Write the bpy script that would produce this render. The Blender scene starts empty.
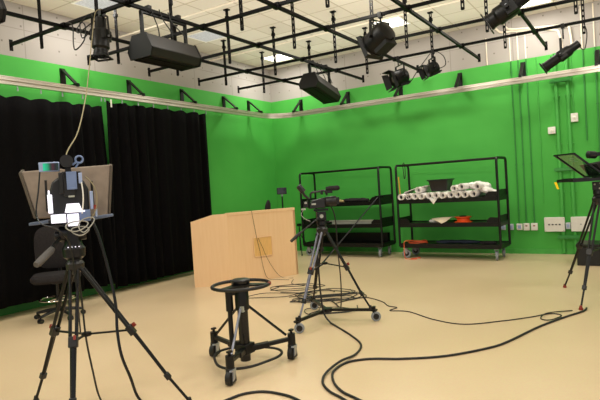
import bpy, math, random
from mathutils import Vector as V, Matrix as Mx
random.seed(7)
C = bpy.context.scene.collection
PI = math.pi

# ------------------------------------------------------------------ materials
def lin(h):
    h = h.lstrip('#'); c = [int(h[i:i+2], 16)/255 for i in (0, 2, 4)]
    return [(x/12.92 if x <= .04045 else ((x+.055)/1.055)**2.4) for x in c] + [1]

def nodes(name):
    m = bpy.data.materials.new(name); m.use_nodes = True
    nt = m.node_tree; b = nt.nodes['Principled BSDF']
    return m, nt, b

def mat(name, col, rough=.5, metal=0, var=.12, scale=9, bump=0, emit=None, es=0, spec=.5, stretch=None, alpha=1, trans=0):
    """procedural material: base colour varied by object-space noise"""
    m, nt, b = nodes(name)
    c = lin(col)
    tc = nt.nodes.new('ShaderNodeTexCoord'); mp = nt.nodes.new('ShaderNodeMapping')
    nz = nt.nodes.new('ShaderNodeTexNoise'); rp = nt.nodes.new('ShaderNodeValToRGB')
    nt.links.new(tc.outputs['Object'], mp.inputs['Vector']); nt.links.new(mp.outputs['Vector'], nz.inputs['Vector'])
    if stretch: mp.inputs['Scale'].default_value = stretch
    nz.inputs['Scale'].default_value = scale; nz.inputs['Detail'].default_value = 4
    rp.color_ramp.elements[0].position = .3; rp.color_ramp.elements[1].position = .7
    rp.color_ramp.elements[0].color = [x*(1-var) for x in c[:3]] + [1]
    rp.color_ramp.elements[1].color = [min(1, x*(1+var)) for x in c[:3]] + [1]
    nt.links.new(nz.outputs['Fac'], rp.inputs['Fac']); nt.links.new(rp.outputs['Color'], b.inputs['Base Color'])
    b.inputs['Roughness'].default_value = rough; b.inputs['Metallic'].default_value = metal
    b.inputs['Specular IOR Level'].default_value = spec
    if trans: b.inputs['Transmission Weight'].default_value = trans
    if alpha < 1: b.inputs['Alpha'].default_value = alpha
    if bump:
        bp = nt.nodes.new('ShaderNodeBump'); bp.inputs['Strength'].default_value = bump; bp.inputs['Distance'].default_value = .01
        nt.links.new(nz.outputs['Fac'], bp.inputs['Height']); nt.links.new(bp.outputs['Normal'], b.inputs['Normal'])
    if emit:
        b.inputs['Emission Color'].default_value = lin(emit); b.inputs['Emission Strength'].default_value = es
    return m

M = {}
M['black'] = mat('black painted metal', '#0b0b0b', .4, 0, .2, spec=.35)
M['black_gloss'] = mat('black glossy metal', '#0d0d0f', .25, .1, .15)
M['gridblack'] = mat('black strut steel', '#050404', .55, .0, .25, spec=.12)
M['plastic'] = mat('black plastic', '#0e0e12', .38, 0, .15)
M['rubber'] = mat('black rubber', '#0c0c0c', .5, 0, .2)
M['cable'] = mat('black cable jacket', '#121212', .5, 0, .2)
M['lamp'] = mat('black lamp housing', '#060606', .45, 0, .25, spec=.3)
M['lampbrown'] = mat('worn dark brown lamp housing', '#14100c', .5, 0, .3, spec=.35)
M['velvet'] = mat('black stage velvet', '#070607', .95, 0, .3, 30, .3, spec=.1)
M['fabric'] = mat('black chair fabric', '#2a2728', .9, 0, .25, 60, .3, spec=.2)
M['alu'] = mat('brushed aluminium', '#cfc6bb', .33, .85, .1, 6, stretch=(40, 1, 40))
M['chrome'] = mat('chrome', '#d8d8d8', .12, 1, .05)
M['greytread'] = mat('grey caster rubber', '#8a9097', .6, 0, .1)
M['galv'] = mat('zinc plated steel', '#a9adb4', .35, .7, .12)
M['gunmetal'] = mat('dark grey anodised metal', '#1a1b20', .35, .4, .15)
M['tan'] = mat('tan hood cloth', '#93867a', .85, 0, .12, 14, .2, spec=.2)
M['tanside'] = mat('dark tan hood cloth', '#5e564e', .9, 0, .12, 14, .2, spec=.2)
M['bluegrey'] = mat('blue grey camera plate', '#6f83ad', .4, .1, .12)
M['paleblue'] = mat('pale blue metal', '#9fb0d6', .35, .2, .1)
M['palebox'] = mat('pale grey plastic', '#bfc6cf', .5, 0, .05)
M['tray'] = mat('blue grey tray metal', '#59657d', .35, .2, .2)
M['lit'] = mat('white plate with added glow', '#f4f3ff', .4, 0, .04, emit='#e9e8ff', es=.75)  # emission stands in for strong light on the plates and eyepiece glint
M['white'] = mat('white plastic', '#e9e6df', .45, 0, .04)
M['whitecable'] = mat('white cable', '#9b9a92', .5, 0, .06)
M['rope'] = mat('pale beige cable', '#8d8262', .6, 0, .1)
M['paper'] = mat('white paper', '#f0ece8', .8, 0, .05, 12)
M['hollowshade'] = mat('paper darkened for hollows', '#4d4a50', .9, 0, .2, 12)  # dark grey paints in the shade down the roll hollows
M['cream'] = mat('cream paper', '#e9dbc0', .8, 0, .05)
M['orange'] = mat('orange plastic', '#ef5a1c', .5, 0, .1)
M['orangecord'] = mat('orange cord', '#e2633a', .5, 0, .1)
M['brownboard'] = mat('brown board', '#a5692f', .7, 0, .15)
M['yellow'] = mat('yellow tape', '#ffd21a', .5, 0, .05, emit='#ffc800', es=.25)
M['yellowstick'] = mat('yellow wood', '#d9a441', .6, 0, .1)
M['red'] = mat('red plastic', '#8a2a1e', .4, 0, .1)
M['green_p'] = mat('green painted conduit', '#49ac46', .5, 0, .08)
M['green_d'] = mat('dark green painted conduit', '#33883a', .5, 0, .1)
M['whitepipe'] = mat('white painted conduit', '#efe4d2', .5, 0, .05)
M['greyfoam'] = mat('grey foam grip', '#575452', .8, 0, .15, 30, .3)
M['silverleg'] = mat('worn silver tube', '#7d7f8e', .35, .6, .25, 14)
M['bluedark'] = mat('dark blue cloth', '#20283a', .8, 0, .3)
M['palegrey'] = mat('pale grey board', '#a3a79e', .6, 0, .1)
M['beige'] = mat('beige cloth', '#a89566', .8, 0, .2)
M['lens'] = mat('lens glass', '#20222c', .06, .0, .1, spec=.9)
M['lensw'] = mat('frosted lamp lens', '#6f6a66', .25, 0, .2)
M['frame_w'] = mat('white light frame', '#f2efe6', .5, 0, .03)
M['diff_on'] = mat('bright light diffuser', '#ffffff', .5, 0, .02, emit='#fff6e4', es=3.2)
M['diff_dim'] = mat('prismatic diffuser', '#b7bac0', .3, 0, .35, 60, emit='#cfd3d8', es=.22)
M['glassg'] = mat('prompter beam splitter glass', '#1d4a2b', .05, 0, .1, spec=.9, alpha=.62)

def wood():
    m, nt, b = nodes('maple veneer')
    tc = nt.nodes.new('ShaderNodeTexCoord'); mp = nt.nodes.new('ShaderNodeMapping'); mp.inputs['Scale'].default_value = (14, 14, .9)
    nz = nt.nodes.new('ShaderNodeTexNoise'); nz.inputs['Scale'].default_value = 2.2; nz.inputs['Detail'].default_value = 6; nz.inputs['Distortion'].default_value = .4
    rp = nt.nodes.new('ShaderNodeValToRGB')
    rp.color_ramp.elements[0].position = .25; rp.color_ramp.elements[0].color = lin('#e6bf91')
    rp.color_ramp.elements[1].position = .75; rp.color_ramp.elements[1].color = lin('#ebc79a')
    L = nt.links.new
    L(tc.outputs['Object'], mp.inputs['Vector']); L(mp.outputs['Vector'], nz.inputs['Vector']); L(nz.outputs['Fac'], rp.inputs['Fac']); L(rp.outputs['Color'], b.inputs['Base Color'])
    b.inputs['Roughness'].default_value = .38
    return m
M['wood'] = wood()
M['woodplate'] = mat('yellowish wood plate', '#dfb26c', .4, 0, .08, 10, stretch=(1, 8, 1))

def floor_mat():
    m, nt, b = nodes('beige resin floor')
    tc = nt.nodes.new('ShaderNodeTexCoord'); n1 = nt.nodes.new('ShaderNodeTexNoise'); n1.inputs['Scale'].default_value = .7; n1.inputs['Detail'].default_value = 6
    n2 = nt.nodes.new('ShaderNodeTexNoise'); n2.inputs['Scale'].default_value = 60; n2.inputs['Detail'].default_value = 3
    r1 = nt.nodes.new('ShaderNodeValToRGB'); r1.color_ramp.elements[0].color = lin('#d3bb96'); r1.color_ramp.elements[1].color = lin('#dac3a0')
    r1.color_ramp.elements[0].position = .3; r1.color_ramp.elements[1].position = .7
    mx = nt.nodes.new('ShaderNodeMixRGB'); mx.blend_type = 'OVERLAY'; mx.inputs['Fac'].default_value = .12
    mr = nt.nodes.new('ShaderNodeMapRange'); mr.inputs['To Min'].default_value = .26; mr.inputs['To Max'].default_value = .42
    L = nt.links.new
    L(tc.outputs['Object'], n1.inputs['Vector']); L(tc.outputs['Object'], n2.inputs['Vector'])
    L(n1.outputs['Fac'], r1.inputs['Fac']); L(r1.outputs['Color'], mx.inputs['Color1']); L(n2.outputs['Color'], mx.inputs['Color2'])
    L(mx.outputs['Color'], b.inputs['Base Color']); L(n1.outputs['Fac'], mr.inputs['Value']); L(mr.outputs['Result'], b.inputs['Roughness'])
    b.inputs['Specular IOR Level'].default_value = .45
    return m
M['floor'] = floor_mat()

ZG = 3.77
def wall_mat(along, name, panel=1.22):
    """chroma green to z=3.77, white acoustic panels with joints and pin heads above"""
    m, nt, b = nodes(name); L = nt.links.new; N = nt.nodes.new
    def math_(op, a=None, b_=None, v=None):
        n = N('ShaderNodeMath'); n.operation = op
        for i, x in enumerate((a, b_)):
            if x is None: continue
            if isinstance(x, (int, float)): n.inputs[i].default_value = x
            else: L(x, n.inputs[i])
        return n.outputs[0]
    tc = N('ShaderNodeTexCoord'); sp = N('ShaderNodeSeparateXYZ'); L(tc.outputs['Object'], sp.inputs[0])
    u = sp.outputs[along]; z = sp.outputs['Z']
    nz = N('ShaderNodeTexNoise'); nz.inputs['Scale'].default_value = .9; nz.inputs['Detail'].default_value = 5; L(tc.outputs['Object'], nz.inputs['Vector'])
    g = N('ShaderNodeValToRGB'); g.color_ramp.elements[0].color = lin('#48a844'); g.color_ramp.elements[1].color = lin('#52b44c')
    g.color_ramp.elements[0].position = .3; g.color_ramp.elements[1].position = .7; L(nz.outputs['Fac'], g.inputs['Fac'])
    # white panel: joints and pin heads
    def near(val, period, off, tol):
        f = math_('FRACT', math_('DIVIDE', math_('ADD', val, off), period))
        d = math_('MULTIPLY', math_('MINIMUM', f, math_('SUBTRACT', 1.0, f)), period)
        return math_('LESS_THAN', d, tol)
    joint = math_('MAXIMUM', near(u, panel, .31, .008), near(z, 10, -4.2+0, .006))
    pin = math_('MULTIPLY', near(u, .305, .05, .014), near(z, .27, .07, .014))
    dark = math_('MAXIMUM', math_('MULTIPLY', joint, .45), math_('MULTIPLY', pin, .8))
    w = N('ShaderNodeMixRGB'); w.inputs['Color1'].default_value = lin('#a8a29d'); w.inputs['Color2'].default_value = lin('#75706a'); L(dark, w.inputs['Fac'])
    mx = N('ShaderNodeMixRGB'); L(math_('GREATER_THAN', z, ZG), mx.inputs['Fac']); L(g.outputs['Color'], mx.inputs['Color1']); L(w.outputs['Color'], mx.inputs['Color2'])
    L(mx.outputs['Color'], b.inputs['Base Color']); b.inputs['Roughness'].default_value = .7; b.inputs['Specular IOR Level'].default_value = .25
    return m
M['wall_left'] = wall_mat('Y', 'green wall with white panels, left'); M['wall_back'] = wall_mat('X', 'green wall with white panels, back')

def ceil_mat():
    m, nt, b = nodes('beige ceiling tiles'); L = nt.links.new; N = nt.nodes.new
    tc = N('ShaderNodeTexCoord'); mp = N('ShaderNodeMapping'); mp.inputs['Scale'].default_value = (1/.6, 1/.6, 1)
    L(tc.outputs['Object'], mp.inputs['Vector'])
    br = N('ShaderNodeTexBrick'); br.offset = 0; br.inputs['Scale'].default_value = 1; br.inputs['Brick Width'].default_value = 1; br.inputs['Row Height'].default_value = 1
    br.inputs['Mortar Size'].default_value = .022; br.inputs['Mortar Smooth'].default_value = .2
    br.inputs['Color1'].default_value = lin('#ddd6c8'); br.inputs['Color2'].default_value = lin('#cfc7b8'); br.inputs['Mortar'].default_value = lin('#b7ac98')
    L(mp.outputs['Vector'], br.inputs['Vector'])
    nz = N('ShaderNodeTexNoise'); nz.inputs['Scale'].default_value = 45; L(tc.outputs['Object'], nz.inputs['Vector'])
    mx = N('ShaderNodeMixRGB'); mx.blend_type = 'OVERLAY'; mx.inputs['Fac'].default_value = .15
    L(br.outputs['Color'], mx.inputs['Color1']); L(nz.outputs['Color'], mx.inputs['Color2']); L(mx.outputs['Color'], b.inputs['Base Color'])
    b.inputs['Roughness'].default_value = .85; b.inputs['Specular IOR Level'].default_value = .2
    return m
M['ceiling'] = ceil_mat()

def screen_mat():
    m, nt, b = nodes('small monitor picture'); L = nt.links.new; N = nt.nodes.new
    tc = N('ShaderNodeTexCoord'); sp = N('ShaderNodeSeparateXYZ'); L(tc.outputs['Generated'], sp.inputs[0])
    rp = N('ShaderNodeValToRGB'); e = rp.color_ramp.elements
    e[0].position = 0; e[0].color = lin('#27d8a0'); e[1].position = 1; e[1].color = lin('#1b3a30')
    for pos, c in ((.3, '#1aa070'), (.48, '#1c3a34'), (.62, '#4a1f2c'), (.8, '#151820')):
        k = e.new(pos); k.color = lin(c)
    L(sp.outputs['X'], rp.inputs['Fac']); L(rp.outputs['Color'], b.inputs['Emission Color']); b.inputs['Emission Strength'].default_value = .9
    b.inputs['Base Color'].default_value = lin('#101010'); b.inputs['Roughness'].default_value = .2
    return m
M['screen'] = screen_mat()

# ------------------------------------------------------------------ mesh builder
def frame(axis, up=(0, 0, 1)):
    y = V(axis).normalized(); x = y.cross(V(up))
    if x.length < 1e-4: x = V((1, 0, 0))
    x.normalize(); z = x.cross(y)
    return Mx((x, y, z)).transposed().to_4x4()

class MB:
    def __init__(s, M=None): s.v = []; s.f = []; s.M = M or Mx.Identity(4)
    def add(s, vs, fs, m=None):
        T = s.M @ m if m is not None else s.M
        n = len(s.v); s.v += [tuple(T @ V(p)) for p in vs]; s.f += [tuple(n+i for i in f) for f in fs]; return s
    def box(s, c, d, m=None, rot=None):
        x, y, z = (a/2 for a in d)
        vs = [V((i*x, j*y, k*z)) for i in (-1, 1) for j in (-1, 1) for k in (-1, 1)]
        if rot is not None: vs = [rot @ p for p in vs]
        vs = [p+V(c) for p in vs]
        return s.add(vs, [(0,1,3,2),(4,6,7,5),(0,4,5,1),(2,3,7,6),(0,2,6,4),(1,5,7,3)], m)
    def hexa(s, b, t):     # bottom 4 + top 4 points
        return s.add(list(b)+list(t), [(3,2,1,0),(4,5,6,7),(0,1,5,4),(1,2,6,5),(2,3,7,6),(3,0,4,7)])
    def prism(s, poly, h0, h1, m=None):      # polygon in local xy, extruded z h0..h1
        n = len(poly); vs = [(x, y, h0) for x, y in poly]+[(x, y, h1) for x, y in poly]
        fs = [tuple(range(n-1, -1, -1)), tuple(range(n, 2*n))]+[(i, (i+1) % n, n+(i+1) % n, n+i) for i in range(n)]
        return s.add(vs, fs, m)
    def cyl(s, a, b, r0, r1=None, n=14, caps=True):
        a = V(a); b = V(b); r1 = r0 if r1 is None else r1
        if (b-a).length < 1e-6: return s
        F = frame(b-a, (0, 0, 1) if abs((b-a).normalized().z) < .95 else (0, 1, 0)).to_3x3(); x = F.col[0]; z = F.col[2]
        vs = [];
        for P, r in ((a, r0), (b, r1)):
            vs += [P+(x*math.cos(t)+z*math.sin(t))*r for t in (2*PI*i/n for i in range(n))]
        fs = [(i, (i+1) % n, n+(i+1) % n, n+i) for i in range(n)]
        if caps: fs += [tuple(range(n-1, -1, -1)), tuple(range(n, 2*n))]
        return s.add(vs, fs)
    def lathe(s, prof, o=(0, 0, 0), axis=(0, 0, 1), n=20):  # profile (r, h) along axis
        F = frame(axis, (0, 0, 1) if abs(V(axis).normalized().z) < .95 else (0, 1, 0)).to_3x3(); x = F.col[0]; z = F.col[2]; y = F.col[1]
        vs = []; fs = []
        for r, h in prof:
            vs += [V(o)+y*h+(x*math.cos(t)+z*math.sin(t))*max(r, 1e-4) for t in (2*PI*i/n for i in range(n))]
        for k in range(len(prof)-1):
            fs += [(k*n+i, k*n+(i+1) % n, (k+1)*n+(i+1) % n, (k+1)*n+i) for i in range(n)]
        fs += [tuple(range(n-1, -1, -1)), tuple((len(prof)-1)*n+i for i in range(n))]
        return s.add(vs, fs)
    def tube(s, pts, r, n=8, closed=False):
        P = [V(p) for p in pts]; k = len(P); vs = []; fs = []; prev = None
        rs = r if isinstance(r, (list, tuple)) else [r]*k
        for i in range(k):
            a = P[(i-1) % k] if (closed or i > 0) else P[i]; b = P[(i+1) % k] if (closed or i < k-1) else P[i]
            t = (b-a); t = t.normalized() if t.length > 1e-7 else V((0, 0, 1))
            if prev is None:
                up = V((0, 0, 1)) if abs(t.z) < .9 else V((0, 1, 0)); x = t.cross(up).normalized()
            else:
                x = prev-t*prev.dot(t); x = x.normalized() if x.length > 1e-6 else t.orthogonal().normalized()
            prev = x; z = x.cross(t)
            vs += [P[i]+(x*math.cos(q)+z*math.sin(q))*rs[i] for q in (2*PI*j/n for j in range(n))]
        for i in range(k if closed else k-1):
            a = i*n; b = ((i+1) % k)*n
            fs += [(a+j, a+(j+1) % n, b+(j+1) % n, b+j) for j in range(n)]
        if not closed: fs += [tuple(range(n-1, -1, -1)), tuple((k-1)*n+j for j in range(n))]
        return s.add(vs, fs)
    def bar(s, a, b, w, h, up=(0, 0, 1)):      # rectangular bar from a to b
        a = V(a); b = V(b); d = b-a
        if abs(d.normalized().dot(V(up))) > .98: up = (0, 1, 0)
        F = frame(d, up); F.translation = (a+b)/2
        return s.box((0, 0, 0), (w, d.length, h), F)
    def sphere(s, c, r, n=12, sc=(1, 1, 1)):
        vs = []; fs = []; m = n//2
        for i in range(m+1):
            t = PI*i/m
            for j in range(n):
                q = 2*PI*j/n; vs.append((c[0]+r*sc[0]*math.sin(t)*math.cos(q), c[1]+r*sc[1]*math.sin(t)*math.sin(q), c[2]+r*sc[2]*math.cos(t)))
        for i in range(m):
            for j in range(n): fs.append((i*n+j, (i+1)*n+j, (i+1)*n+(j+1) % n, i*n+(j+1) % n))
        return s.add(vs, fs)
    def build(s, name, m, parent=None, bev=0):
        me = bpy.data.meshes.new(name); me.from_pydata(s.v, [], s.f); me.validate()
        import bmesh
        bm = bmesh.new(); bm.from_mesh(me); bmesh.ops.recalc_face_normals(bm, faces=bm.faces); bm.to_mesh(me); bm.free()
        me.polygons.foreach_set('use_smooth', [True]*len(me.polygons)); me.set_sharp_from_angle(angle=math.radians(35))
        me.materials.append(M[m] if isinstance(m, str) else m)
        o = bpy.data.objects.new(name, me); C.objects.link(o)
        if parent is not None: o.parent = parent
        if bev:
            b = o.modifiers.new('bevel', 'BEVEL'); b.width = bev; b.segments = 2; b.limit_method = 'ANGLE'; b.angle_limit = math.radians(40)
        return o

def smooth(pts, sub=6):      # Catmull-Rom
    P = [V(p) for p in pts]; out = []
    for i in range(len(P)-1):
        p0 = P[max(i-1, 0)]; p1 = P[i]; p2 = P[i+1]; p3 = P[min(i+2, len(P)-1)]
        for k in range(sub):
            t = k/sub
            out.append(.5*((2*p1)+(p2-p0)*t+(2*p0-5*p1+4*p2-p3)*t*t+(3*p1-p0-3*p2+p3)*t**3))
    return out+[P[-1]]

def thing(name, label, cat, loc=(0, 0, 0), rotz=0, group=None):
    o = bpy.data.objects.new(name, None); C.objects.link(o); o.location = loc; o.rotation_euler = (0, 0, rotz); o.empty_display_size = .1
    return tag(o, label, cat, group)
def tag(o, label, cat, group=None):
    o['label'] = label; o['category'] = cat
    if group: o['group'] = group
    return o
def struct(o): o['kind'] = 'structure'; return o
def dup(root, loc=None, rotz=None, label=None, group=None):
    def cp(o, par):
        c = o.copy(); C.objects.link(c)
        if par is not None: c.parent = par
        for ch in list(o.children): cp(ch, c)
        return c
    r = cp(root, None)
    if loc is not None: r.location = loc
    if rotz is not None: r.rotation_euler = (0, 0, rotz)
    if label: r['label'] = label
    if group: r['group'] = group
    return r
def T(loc): return Mx.Translation(V(loc))

# ------------------------------------------------------------------ room shell
ZC = 4.58
struct(MB().box((6.9, -8, -.1), (14.2, 16.4, .2)).build('floor', 'floor'))
struct(MB().box((6.9, -8, ZC+.1), (14.2, 16.4, .2)).build('ceiling', 'ceiling'))
struct(MB().box((-.1, -8, ZC/2), (.2, 16.4, ZC)).build('wall_left', 'wall_left'))
struct(MB().box((7, .1, ZC/2), (14, .2, ZC)).build('wall_back', 'wall_back'))
struct(MB().box((.006, -8, .05), (.012, 16, .1)).build('baseboard_left', 'green_d'))
struct(MB().box((7, -.006, .05), (14, .012, .1)).build('baseboard_back', 'green_p'))

# ceiling light panels on the tile grid
def ceiling_light(x, y, dm, label):
    t = thing('ceiling_light', label, 'ceiling light', (x, y, ZC), 0, 'square ceiling light panels')
    b = MB()
    for s in (-1, 1):
        b.box((s*.285, 0, -.008), (.03, .6, .016)); b.box((0, s*.285, -.008), (.54, .03, .016))
    b.build('frame', 'frame_w', t); MB().box((0, 0, -.005), (.54, .54, .01)).build('diffuser', dm, t)
    return t
ceiling_light(.9, -3.3, 'diff_dim', 'square grey prismatic ceiling light above the big box lamp, halfway down left wall')
ceiling_light(.9, -.9, 'diff_on', 'small-looking white ceiling light nearest the room corner')
ceiling_light(.9, -5.7, 'diff_dim', 'grey prismatic ceiling light at top left, cut by the frame edge')
ceiling_light(3.9, -1.5, 'diff_on', 'bright white ceiling light behind the large drum lamp')
ceiling_light(6.3, -.9, 'diff_on', 'bright white ceiling light at top right above the conduits')

# ------------------------------------------------------------------ pipe grid hung from the ceiling
PZ = 3.86
XP = [-9.35, -8.05, -6.76, -5.48, -4.2, -2.88, -1.6]       # y of pipes running along x
YP = [1.5, 2.76, 4.0, 5.24, 6.43, 7.75]                    # x of pipes running along y
HX = [.92, 2.12, 3.4, 4.7, 5.95, 7.12]
grid = thing('lighting_grid', 'black square-mesh steel lighting grid hung under the ceiling', 'lighting grid', (0, 0, PZ))
def L_(x, y, z): return (x, y, z-PZ)
for y in XP:
    o = MB().bar(L_(.24, y, PZ+.012), L_(9.6, y, PZ+.012), .041, .041).build('pipe', 'gridblack', grid)
    MB().box(L_(.235, y, PZ), (.012, .05, .16)).build('end_plate', 'gridblack', o)
for x in YP:
    o = MB().bar(L_(x, -11, PZ-.012), L_(x, -.4, PZ-.012), .041, .041).build('pipe', 'gridblack', grid)
    MB().box(L_(x, -.395, PZ), (.05, .012, .16)).build('end_plate', 'gridblack', o)
    for y in XP: MB().box(L_(x, y, PZ-.0), (.085, .07, .075)).build('joint_fitting', 'gridblack', o)
for y in XP[1:]:
    for x in HX:
        z0 = 3.69; b = MB()
        for s in (-1, 1): b.box(L_(x+s*.016, y+.034, (z0+ZC)/2), (.014, .022, ZC-z0))
        n = 10
        for k in range(n+1):
            z = z0+.012+(ZC-z0-.024)*k/n; b.box(L_(x, y+.034, z), (.03, .021, .035))
        b.box(L_(x, y+.034, ZC-.01), (.09, .07, .02)); b.box(L_(x+.005, y+.03, ZC-.14), (.06, .05, .05))
        b.build('hanger', 'gridblack', grid)

# ------------------------------------------------------------------ curtain track, brackets, curtains
TX = .35
def arc_path():
    p = [(TX, -12.5), (TX, -.95)]
    for k in range(1, 9):
        a = PI/2*k/8; p.append((TX+.6-.6*math.cos(a), -.95+.6*math.sin(a)))
    return p+[(12.5, -.35)]
pth = arc_path()
b = MB()
prof = [(-.025, 3.26), (.025, 3.26), (.025, 3.29), (.008, 3.295), (.008, 3.31), (.03, 3.315), (.03, 3.34), (.012, 3.345), (.012, 3.355), (.022, 3.36), (.022, 3.375), (-.022, 3.375), (-.022, 3.36), (-.008, 3.31), (-.025, 3.29)]
vs = []; fs = []; n = len(prof)
for i, (x, y) in enumerate(pth):
    a = V(pth[max(i-1, 0)]); c = V(pth[min(i+1, len(pth)-1)]); t = (c-a).normalized(); nr = V((t.y, -t.x))
    vs += [(x+nr.x*q, y+nr.y*q, z) for q, z in prof]
for i in range(len(pth)-1): fs += [(i*n+j, i*n+(j+1) % n, (i+1)*n+(j+1) % n, (i+1)*n+j) for j in range(n)]
b.add(vs, fs)
tag(b.build('curtain_track', 'alu'), 'long aluminium curtain track that curves round the room corner', 'curtain track')

br0 = thing('track_bracket', '', 'bracket', (0, 0, 3.4), 0, 'black wall brackets carrying the curtain track')
MB().box((.012, 0, .14), (.02, .09, .34)).build('wall_plate', 'black', br0)
MB().bar((.0, 0, 0.0), (.40, 0, 0.0), .035, .035).bar((.37, 0, .0), (.37, 0, -.03), .05, .05).build('arm', 'black', br0)
MB().bar((.02, 0, .29), (.34, 0, .015), .06, .022).build('brace', 'black', br0)
first = True
for y, l in ((-5.82, 'black track bracket on left wall, over the left part of the curtain'), (-4.5, 'black track bracket on left wall, just below the big box lamp'),
             (-3.17, 'black track bracket on left wall above the right end of the curtain'), (-1.87, 'black track bracket on left wall, second from the room corner'),
             (-.97, 'black track bracket on left wall, nearest the room corner')):
    if first: o = br0; first = False
    else: o = dup(br0)
    o.location = (0, y, 3.4); o['label'] = l
for x, l in ((.88, 'black track bracket on back wall, nearest the room corner'), (2.17, 'black track bracket on back wall, right of the second box lamp'),
             (3.46, 'black track bracket on back wall, under the round lamp with open barn doors'), (4.75, 'black track bracket on back wall, right of the smaller round lamp'),
             (5.96, 'black track bracket on back wall, above the first thin green conduits'), (7.21, 'black track bracket on back wall, at the right frame edge')):
    o = dup(br0, (x, 0, 3.4), -PI/2, l)

def curtain(y0, y1, zb, label, seed, slant=0):
    rnd = random.Random(seed)
    t = thing('curtain', label, 'curtain', (TX, (y0+y1)/2, 3.3), 0, 'black stage curtains on the left wall track')
    yc = (y0+y1)/2; L = y1-y0; nu = int(L/.022); nz = 12; hk = .35; vs = []; fs = []
    ph = [rnd.uniform(0, 6) for _ in range(4)]
    for k in range(nz+1):
        f = k/nz
        for i in range(nu+1):
            u = i/nu; y = y0+L*u
            sag = .035*(1-abs(math.cos(PI*(y-y0)/hk)))
            ztop = 3.2-sag; z = ztop+(zb-ztop)*f
            amp = .03+.03*f
            x = TX+amp*(.65+.5*math.sin(y*2.3+ph[3]))*math.sin(y*2*PI/.19+ph[0]+1.5*math.sin(y*2.1+ph[1]))+.018*math.sin(y*2*PI/.41+ph[2]+f)
            yy = y+slant*f*(max(0, u-.85)/.15 if slant > 0 else max(0, .15-u)/.15)
            vs.append((x-TX, yy-yc, z-3.3-(.09 if y0 < -6 else 0)*(1-f)))
    for k in range(nz):
        for i in range(nu):
            a = k*(nu+1)+i; fs.append((a, a+1, a+nu+2, a+nu+1))
    o = MB().add(vs, fs).build('drape', 'velvet', t)
    so = o.modifiers.new('solid', 'SOLIDIFY'); so.thickness = .006
    y = y0
    while y <= y1+.01:
        MB().cyl((0, y-yc, -.03), (0, y-yc, -.075), .007, n=8).box((0, y-yc, -.09), (.012, .02, .05)).build('hook', 'galv', t); y += hk
    return t
curtain(-9.58, -5.36, .17, 'wide black pleated curtain at far left, behind the tripod camera', 1, .13)
cb = curtain(-5.31, -2.86, .09, 'black pleated curtain panel right of the narrow green gap, behind the desk', 2, -.10)
MB().box((.06, -1.15, -.14), (.004, .03, .13)).build('tag', 'white', cb)

# ------------------------------------------------------------------ wall fittings
def wpipe(x, z0, z1, r, m, label, cat='pipe', extra=None, off=0.0, grp='green conduits on the back wall', name='conduit'):
    t = thing(name, label, cat, (x, -r, z0), 0, grp)
    MB().cyl((0, 0, 0), (0, 0, z1-z0), r, n=10).build('tube', m, t)
    b = MB(); k = 0; z = .25
    while z < z1-z0: b.box((0, r*.3, z), (r*3.6, r*1.2, .02)); z += .9
    if b.v: b.build('clip', m, t)
    return t
wpipe(5.745, .6, 3.77, .012, 'green_d', 'thin green conduit running down to the middle small wall socket')
wpipe(5.875, .6, 3.77, .012, 'green_d', 'thin green conduit running down to the fourth small wall socket')
wpipe(6.02, .6, 3.77, .012, 'green_d', 'thin green conduit running down to the last small wall socket')
wpipe(6.2, 1.0, 3.77, .009, 'green_p', 'thin green conduit beside the lower white alarm box, ending mid-wall')
wpipe(6.515, .03, 3.77, .032, 'green_p', 'thick green conduit, left of the pair behind the large white panels')
wpipe(6.71, .03, 3.77, .032, 'green_p', 'thick green conduit, right of the pair behind the large white panels')
wpipe(6.985, 2.1, 3.77, .012, 'green_d', 'thin dark green conduit stopping high on wall right of upper alarm box')
wpipe(7.18, .7, 3.77, .014, 'green_d', 'dark green conduit at the far right edge of the back wall')
wpipe(6.79, 2.6, 3.77, .009, 'green_p', 'thin green conduit dropping to the upper white alarm box')
for z, l in ((3.25, 'green cross strut tying the thick conduits, near the curtain track'), (1.6, 'green cross strut tying the thick conduits, at mid height'), (.33, 'green cross strut tying the thick conduits, below the white panels')):
    tag(MB().box((6.6, -.085, z), (.36, .04, .05)).box((6.6, -.063, z), (.32, .012, .07)).build('cross_strut', 'green_d'), l, 'strut', 'green cross struts on the thick conduits')
def wbox(x, z, w, h, d, kind, label, grp=None, m='white'):
    t = thing('wall_box', label, 'wall box', (x, -.001, z), 0, grp)
    MB().box((0, -d/2, 0), (w, d, h)).build('cover', m, t, bev=.008)
    if kind == 'quad':
        for k in range(4): MB().box((-.09+.06*k, -d-.002, .0), (.03, .006, .022)).build('socket', 'gunmetal', t)
        for sx in (-1, 1):
            for sz in (-1, 1): MB().cyl((sx*(w/2-.02), -d, sz*(h/2-.02)), (sx*(w/2-.02), -d-.003, sz*(h/2-.02)), .006, n=8).build('screw', 'galv', t)
    if kind == 'plug': MB().box((0, -d-.003, .0), (w*.55, .006, h*.5)).build('socket', 'paleblue', t)
    if kind == 'red': MB().box((0, -d-.003, .02), (.035, .006, .02)).build('switch', 'red', t); MB().box((0, -d-.003, -.02), (w*.5, .006, .03)).build('socket', 'paper', t)
    if kind == 'plain':
        MB().box((0, -d-.003, 0), (.02, .006, .02)).build('button', 'greytread', t)
    if kind == 'alarm': MB().lathe([(.03, 0), (.028, .012), (.012, .02)], (0, -d, 0), (0, -1, 0), 14).build('sensor', 'frame_w', t)
    return t
SG = 'small socket boxes on the back wall'
wbox(5.435, .53, .1, .12, .04, 'plug', 'small pale socket box on green wall, first beside the rack', SG, 'palebox')
wbox(5.585, .53, .1, .12, .04, 'plug', 'small pale socket box on green wall, second from the rack', SG, 'palebox')
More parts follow.
